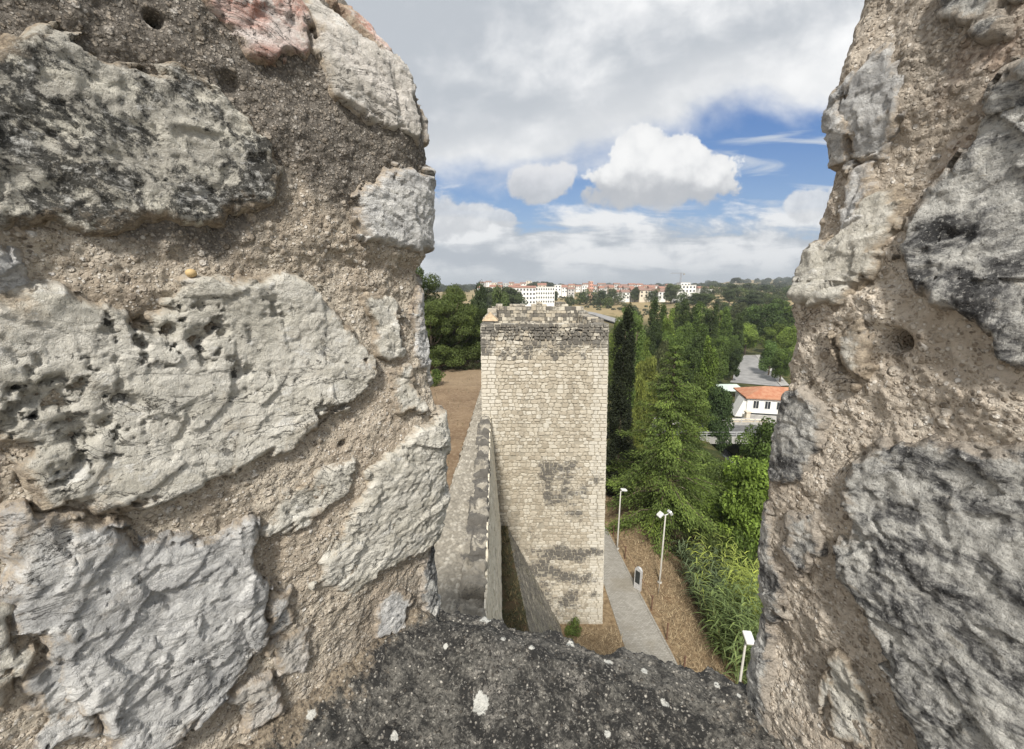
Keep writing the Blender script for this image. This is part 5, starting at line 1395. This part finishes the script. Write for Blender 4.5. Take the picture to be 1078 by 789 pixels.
m_, t_, b_ = material('orange_roof_tiles'); co = t_.coord(); n = t_.noise(co, 1.4, 6); wv = t_.node('ShaderNodeTexWave'); t_.put(co, wv.inputs['Vector']); wv.inputs['Scale'].default_value = 2.2; wv.inputs['Distortion'].default_value = .3
t_.put(t_.mix(n.step(.35, .65), t_.mix(S(t_.nt, wv.outputs['Fac']), (.30, .115, .06), (.42, .175, .095)), (.43, .22, .13)), b_.inputs['Base Color']); b_.inputs['Roughness'].default_value = .85
M['roof_orange'] = m_
house_white()

def bridge():
    root = thing('road_bridge', 'low grey concrete road bridge crossing the dark river left of the white house', 'bridge', (32, 54, -21))
    m = MB(); m.box(20, 48, 50.8, 57.0, -20.35, -19.75); m.build('deck', M['concrete'], root)
    m = MB(); m.box(20, 48, 51.25, 56.6, -19.745, -19.735); m.build('roadway', M['asphalt'], root)
    for y in (50.85, 56.75):
        m = MB(); m.box(20, 48, y, y + .18, -19.73, -19.40); m.build('kerb', M['concrete'], root)
        m = MB(); m.tube([(20, y + .09, -18.75), (48, y + .09, -18.75)], [.045] * 2, 6); m.tube([(20, y + .09, -19.05), (48, y + .09, -19.05)], [.03] * 2, 6)
        for x in np.arange(20.2, 48, 2.0): m.box(x - .04, x + .04, y + .05, y + .13, -19.39, -18.7)
        m.build('railing', M['lamp_metal'], root)
    for x in (26.4, 34.6):
        m = MB(); m.box(x - .5, x + .5, 50.9, 56.9, -25.5, -20.36); m.build('abutment', M['concrete'], root)
bridge()
o = mesh_obj('river', [(26, 15, -23.6), (36, 15, -23.6), (36, 62, -23.6), (26, 62, -23.6)], np.array([[0, 1, 2, 3]]), M['water']); tag(o, kind='structure')
strip('road', [at(768, 408, 88)[:2], at(784, 368, 126)[:2]], [at(822, 408, 84)[:2], at(796, 366, 126)[:2]], M['road_pale'], .06, 30)
A_, B_ = at(822, 408, 84)[:2], at(796, 366, 126)[:2]
strip('pavement', [A_, B_], [(A_[0] + 2.2, A_[1] + .5), (B_[0] + 2.2, B_[1] + .5)], M['concrete'], .20, 20, m=2)
strip('forecourt', [(24, 57.2), (56, 57.2)], [(24, 59.9), (56, 59.9)], M['concrete'], .05, 20)
x, y, z = at(770, 404, 76); g = h(x, y)
root = thing('green_awning', 'pale green awning on posts behind the orange roof', 'awning', (x, y, g))
m = MB(); m.add([(-2.2, -1.4, 1.5), (2.2, -1.4, 1.5), (2.2, 2, 2.1), (-2.2, 2, 2.1), (-2.2, -1.4, 1.44), (2.2, -1.4, 1.44), (2.2, 2, 2.04), (-2.2, 2, 2.04)], [(0, 1, 2, 3), (7, 6, 5, 4), (0, 4, 5, 1), (1, 5, 6, 2), (2, 6, 7, 3), (3, 7, 4, 0)]); local_part(m, 'canopy', M['awning'], root)
for sx in (-2.0, 2.0):
    for sy, zz in ((-1.2, 1.47), (1.8, 2.0)):
        m = MB(); m.tube([(sx, sy, -.2), (sx, sy, zz)], [.05, .05], 6); local_part(m, 'post', M['pole'], root)
# stone garden pillar and low wall before the house
x, y, z = at(786, 443, 57.6); g = h(x, y)
root = thing('garden_wall', 'pale pinkish low wall with a taller pillar at the foot of the white house', 'wall', (x, y, g))
m = MB(); m.box(-2.4, 3.2, -.25, .25, -.3, .9, bev=.04); local_part(m, 'coping', M['cream_paint'], root)
m = MB(); m.box(-.3, .3, -.31, .31, -.3, 2.0, bev=.04); m.box(-.4, .4, -.4, .4, 2.0, 2.2, bev=.04); local_part(m, 'pillar', M['pinkstone'] if 'pinkstone' in M else M['cream_paint'], root)

# ------------------------------------------------------------------ the town on the horizon
def building(name, label, px0, px1, ptop, Y, wall, roof, rise, floors, bays, group, depth=10, cat='house'):
    xa, _, zt = at(px0, ptop, Y); xb = at(px1, ptop, Y)[0]; W = xb - xa
    g = min(h(xa, Y), h(xb, Y), h(xa, Y + depth)) - .3
    root = thing(name, label, cat, ((xa + xb) / 2, Y, g), group)
    Hh = max(zt - g - rise, 3.0)
    m = MB(); m.box(-W / 2, W / 2, 0, depth, 0, Hh); local_part(m, 'wall', M[wall], root)
    m = MB(); e = .5
    if rise > .3:
        m.add([(-W / 2 - e, -e, Hh), (W / 2 + e, -e, Hh), (W / 2 + e, depth + e, Hh), (-W / 2 - e, depth + e, Hh), (-W / 2 - e, depth / 2, Hh + rise), (W / 2 + e, depth / 2, Hh + rise)], [(0, 1, 5, 4), (2, 3, 4, 5), (1, 2, 5), (3, 0, 4), (3, 2, 1, 0)])
    else:
        m.box(-W / 2 - .15, W / 2 + .15, -.15, depth + .15, Hh, Hh + .35)
    local_part(m, 'roof', M[roof], root)
    fh = 3.0; n = 0
    for f in range(floors):
        zc = Hh - 1.5 - f * fh
        if zc < 1.0: break
        for b in range(bays):
            xc = -W / 2 + (b + .5) * W / bays; ww = min(1.3, W / bays * .5)
            m = MB(); m.box(xc - ww / 2, xc + ww / 2, -.06, .05, zc - .7, zc + .7); local_part(m, 'window', M['glass'], root)
    return root

GT = 'houses of the town on the horizon'
building('apartment_block', 'wide white apartment block with rows of windows just above the tower top', 540, 564, 301, 300, 'white_paint', 'roof_tile', 1.4, 4, 7, 'apartment blocks above the tower', 12, 'apartment block')
building('apartment_block', 'white apartment block with dark window bands joined to the right of the wide one', 564, 584, 302.5, 301.5, 'white_paint', 'grey_paint', 0, 4, 8, 'apartment blocks above the tower', 12, 'apartment block')
building('apartment_block', 'narrow salmon pink tower block rising left of the red roofs', 621, 624.5, 296.5, 400, 'pink_paint', 'grey_paint', 0, 4, 2, None, 8, 'tower block')
building('modern_house', 'big white flat roofed house among bushes under the crane', 711, 733, 300.5, 330, 'white_paint', 'grey_paint', 0, 2, 6, None, 14)
building('modern_house', 'white upper storey of a flat roofed house, left of the crane foot', 717, 727, 298, 345, 'white_paint', 'grey_paint', 0, 1, 3, None, 9)
rng = np.random.default_rng(31); HS = []
def row(px0, px1, Y, top, walls, roofs, wpx, n):
    xs = np.linspace(px0, px1, n + 1)
    for i in range(n):
        c = (xs[i] + xs[i + 1]) / 2; w = (xs[i + 1] - xs[i]) * rng.uniform(.75, 1.0)
        if rng.random() < .12: continue
        HS.append((c - w / 2, c + w / 2, top + rng.uniform(-1.3, 1.6), Y + rng.uniform(-25, 25), walls[rng.integers(len(walls))], roofs[rng.integers(len(roofs))]))
row(626, 668, 420, 300.5, ['white_paint', 'cream_paint', 'grey_paint'], ['roof_tile', 'roof_tile', 'roof_dark'], 8, 8)
row(668, 706, 410, 301.5, ['white_paint', 'grey_paint', 'cream_paint'], ['roof_tile', 'roof_dark'], 8, 7)
row(502, 542, 430, 300.5, ['white_paint', 'cream_paint', 'grey_paint'], ['roof_tile', 'roof_dark', 'roof_tile'], 8, 6)
row(540, 584, 470, 299.3, ['white_paint', 'cream_paint'], ['roof_tile'], 8, 5)
row(584, 626, 440, 301, ['white_paint', 'grey_paint', 'white_paint'], ['roof_tile', 'grey_paint', 'roof_dark'], 7, 6)
row(505, 566, 640, 297.0, ['white_paint', 'grey_paint', 'cream_paint'], ['grey_paint', 'roof_dark'], 6, 10)
row(590, 710, 600, 298.5, ['white_paint', 'grey_paint', 'cream_paint'], ['roof_tile', 'roof_dark'], 6, 15)
row(736, 762, 440, 301.0, ['cream_paint', 'white_paint'], ['roof_tile', 'roof_dark'], 7, 3)
row(645, 712, 360, 304.0, ['white_paint', 'cream_paint'], ['roof_tile', 'roof_dark'], 7, 7)
HS.sort(key=lambda q: q[0])
WN = {'white_paint': 'white', 'cream_paint': 'cream', 'grey_paint': 'grey'}; RN = {'roof_tile': 'red tiled', 'roof_dark': 'brown tiled', 'grey_paint': 'flat grey'}
cnt = {}
for (a, b, top, Y, wl, rf) in HS:
    key = (WN[wl], RN[rf], 'nearer' if Y < 530 else 'farther'); cnt[key] = cnt.get(key, 0) + 1
    lab = '%s from the left of the %s town houses with %s walls and %s roof' % (ORD[cnt[key] - 1], key[2], key[0], key[1])
    building('town_house', lab, a, b, top, Y, wl, rf, 0 if rf == 'grey_paint' else 2.2, 2, max(2, int((b - a) / F_PX * Y / 3.2)), GT, 10)

# pale road climbing to the town behind the tower, and a crane
strip('town_road', [at(592, 318, 262)[:2], at(650, 333, 205)[:2]], [at(584, 313, 300)[:2], at(664, 330, 212)[:2]], M['road_pale'], .3, 30)
x, y, z = at(717, 287.5, 520); g = h(x, y)
root = thing('tower_crane', 'thin tower crane standing above the white houses on the horizon', 'crane', (x, y, g)); Hc = z - g
m = MB(); s = .7
for sx in (-s, s):
    for sy in (-s, s): m.box(sx - .1, sx + .1, sy - .1, sy + .1, 0, Hc)
for k in np.arange(0, Hc - 1.4, 1.4): m.tube([(-s, -s, k), (s, -s, k + 1.4)], [.06] * 2, 4); m.tube([(-s, s, k), (s, s, k + 1.4)], [.06] * 2, 4)
local_part(m, 'mast', M['crane'], root)
m = MB(); m.box(-13.5, 5, -.5, -.3, Hc - 1.0, Hc - .7); m.box(-13.5, 5, .3, .5, Hc - 1.0, Hc - .7); m.box(-12, 4, -.1, .1, Hc + .1, Hc + .3)
for k in np.arange(-12, 4, 1.5): m.tube([(k, -.4, Hc - .8), (k + .75, 0, Hc + .2), (k + 1.5, .4, Hc - .8)], [.06] * 3, 4)
local_part(m, 'jib', M['crane'], root)
m = MB(); m.box(3.2, 5.0, -.8, .8, Hc - 2.6, Hc - 1.0); local_part(m, 'counterweight', M['concrete'], root)

# ------------------------------------------------------------------ sky
def world():
    w = bpy.data.worlds.new('World'); SC.world = w; w.use_nodes = True; nt = w.node_tree; t = T(nt)
    bg = nt.nodes['Background']; STR = 0.1
    sky = t.node('ShaderNodeTexSky', sky_type='NISHITA'); sky.sun_disc = False; sky.sun_elevation = R(46); sky.sun_rotation = R(188); sky.air_density = 1.2; sky.dust_density = .6; sky.ozone_density = 2.5
    d = t.coord('Generated'); x, y, z = t.xyz(d)
    yy = y.abs().max(.02)
    u = x / yy; v = z / yy                                     # world directions as slopes along and above the view axis
    uv = t.vec(u, v, 0.0)
    zz = z.max(0.0) + 0.16
    plan = t.vec(x / zz, y / zz, 0.0)                          # flat cloud layer overhead
    n_big = t.noise(t.mapv(plan, loc=(2.3, 1.1, 0)), .55, 7, .52, .35); n_mid = t.noise(t.mapv(plan, loc=(7, 3, 0)), 1.6, 7, .55, .3)
    n_soft = t.noise(t.mapv(uv, scale=(1, 1.6, 1)), 2.2, 6, .5, .4); n_uv = t.noise(t.mapv(uv, scale=(1, 1.25, 1), loc=(4, 2, 0)), 9, 8, .58, .2); n_fine = t.noise(uv, 22, 6, .6)
    n_str = t.noise(t.mapv(uv, scale=(1, 4.2, 1), loc=(1.7, 0, 0)), 4.5, 8, .56, .5)
    blue = t.mix(.70, S(nt, sky.outputs[0]), t.mix(v.step(0, .45), (2.9, 4.6, 7.2), (.35, 1.7, 5.2)))
    # upper overcast: soft grey sheet with a diagonal lower rim
    rim = v - (u * .17 + .262) + (n_soft - .5) * .34 + (n_uv - .5) * .08
    m_up = rim.step(-.045, .055)
    up_c = t.mix((n_big * .34 + n_mid * .34 + n_soft * .14 + n_uv * .18).step(.42, .58), (5.0, 5.35, 5.8), (9.9, 9.9, 9.9))
    up_c = t.mix(rim.step(.20, .0) * .6, up_c, (8.0, 8.1, 8.2))
    # bank along the horizon
    bank = (v * -1.0) + .172 + (n_str - .5) * .26 + (n_uv - .5) * .10 + (u * -1.0 + .05).step(.0, .25) * .05
    m_bk = bank.step(-.02, .04)
    bk_c = t.mix((n_str * .6 + n_uv * .4).step(.42, .58), (4.5, 4.9, 5.4), (8.6, 8.7, 8.8))
    bk_c = t.mix(v.step(.07, .0) * .75, bk_c, (5.6, 6.15, 6.6))
    # streaks in the blue on the right
    st = (t.noise(t.mapv(uv, scale=(1, 6, 1), rot=(0, 0, R(-14)), loc=(3.1, .6, 0)), 3.2, 6, .5, .6)).step(.52, .66) * u.step(.35, .62) * .85
    # cumulus: overlapping puffs, flat below
    def puff(cu, cv, ru, rv):
        a = (u - cu) / ru; b = (v - cv) / rv
        return 1 - (a * a + b * b).sqrt()
    lumps = [(.335, .243, .19, .058), (.25, .222, .12, .040), (.42, .228, .11, .042), (.30, .305, .085, .075), (.37, .295, .075, .065), (.435, .265, .095, .065), (.25, .24, .09, .055), (.33, .265, .12, .09), (.34, .215, .10, .035)]
    f = None
    for L_ in lumps:
        p = puff(*L_) * (L_[3] / .075); f = p if f is None else f.max(p)
    f2 = puff(.065, .243, .095, .05).max(puff(.11, .255, .05, .04))
    f3 = puff(.70, .195, .07, .045).max(puff(.76, .20, .09, .04)).max(puff(-.10, .17, .08, .04)).max(puff(-.02, .165, .04, .025)).max(puff(-.17, .17, .08, .06))
    vd, _c = t.voro(t.vec(u + (n_uv - .5) * .05, v + (n_fine - .5) * .03, 0.0), 17); vd2, _c = t.voro(uv, 38)
    bil = (.5 - vd) * .75 + (.5 - vd2) * .35
    n_ff = t.noise(uv, 55, 5, .65)
    wob = (n_uv - .5) * 1.25 + (n_fine - .5) * .95 + (n_ff - .5) * .45 + bil * .9
    low = v.step(.15, .24)
    fa = f + wob * (low * .38 + .26)
    m_h = fa.step(.0, .15); m_s = fa.step(-.08, .26); m_c = m_s + (m_h - m_s) * low; m_c2 = (f2 + wob * .55).step(.0, .22); m_c3 = (f3 + wob * .7).step(.02, .28)
    sh = (v + (n_uv - .5) * .11 + (n_fine - .5) * .05 + bil * .035).step(.205, .285)
    c_c = t.mix(sh, (5.2, 5.35, 5.6), (9.3, 9.3, 9.25))
    c_c = t.mix((n_uv * .35 + n_fine * .35 + n_ff * .1 + bil * .35 + .1).step(.30, .62), t.mix(.26, c_c, (3.6, 3.9, 4.4)), c_c)
    col = t.mix(st, blue, (6.4, 6.9, 7.5))
    col = t.mix(m_bk, col, bk_c)
    col = t.mix(m_c3 * .85, col, t.mix((n_uv * .6 + n_fine * .4 + (v - .18) * 2.5).step(.38, .66), (5.6, 5.8, 6.1), (8.2, 8.3, 8.4)))
    col = t.mix(m_up, col, up_c)
    col = t.mix(m_c2 * .92, col, t.mix((v + (n_uv - .5) * .12 + (n_fine - .5) * .05).step(.19, .28), (5.0, 5.15, 5.4), (7.9, 7.9, 8.0)))
    col = t.mix(m_c, col, c_c)
    col = t.mix(1.0, col, (.75, .75, .75), 'MULTIPLY')
    t.put(col, bg.inputs['Color']); bg.inputs['Strength'].default_value = STR
world()
sun = bpy.data.lights.new('sun', 'SUN'); so = bpy.data.objects.new('sun', sun); C.objects.link(so)
sun.energy = 3.9; sun.angle = R(8); sun.color = (1.0, .95, .87)
# light from behind the camera, high and to the right
el, azr = R(46), R(188)
import mathutils
dirv = mathutils.Vector((math.sin(azr) * math.cos(el), math.cos(azr) * math.cos(el), math.sin(el)))
so.rotation_euler = dirv.to_track_quat('Z', 'Y').to_euler(); so.location = (5, -8, 20)

# ------------------------------------------------------------------ haze
m = bpy.data.materials.new('thin_air'); m.use_nodes = True; nt = m.node_tree
nt.nodes.remove(nt.nodes['Principled BSDF']); pv = nt.nodes.new('ShaderNodeVolumePrincipled')
pv.inputs['Color'].default_value = (.82, .88, .95, 1); pv.inputs['Density'].default_value = 0.00025; pv.inputs['Anisotropy'].default_value = 0.2
nt.links.new(pv.outputs[0], nt.nodes['Material Output'].inputs['Volume'])
mb = MB(); mb.box(-8100, 8100, -9100, 9100, -60, 140); tag(mb.build('haze', m), 'thin pale air between the castle and the far hills', 'haze', kind='stuff')

# ------------------------------------------------------------------ camera
cam = bpy.data.cameras.new('camera'); co_ = bpy.data.objects.new('camera', cam); C.objects.link(co_)
cam.sensor_width = 36.0; cam.lens = 36.0 * F_PX / 1078.0; cam.clip_start = .02; cam.clip_end = 20000
co_.location = (0, 0, 0); co_.rotation_euler = (R(90) - PITCH, 0, 0)
SC.camera = co_
SC.view_settings.view_transform = 'Standard'; SC.view_settings.look = 'None'; SC.view_settings.gamma = 1.0; SC.view_settings.exposure = 0.50; SC.view_settings.use_curve_mapping = False
SC.cycles.max_bounces = 6; SC.cycles.diffuse_bounces = 4; SC.cycles.use_denoising = True
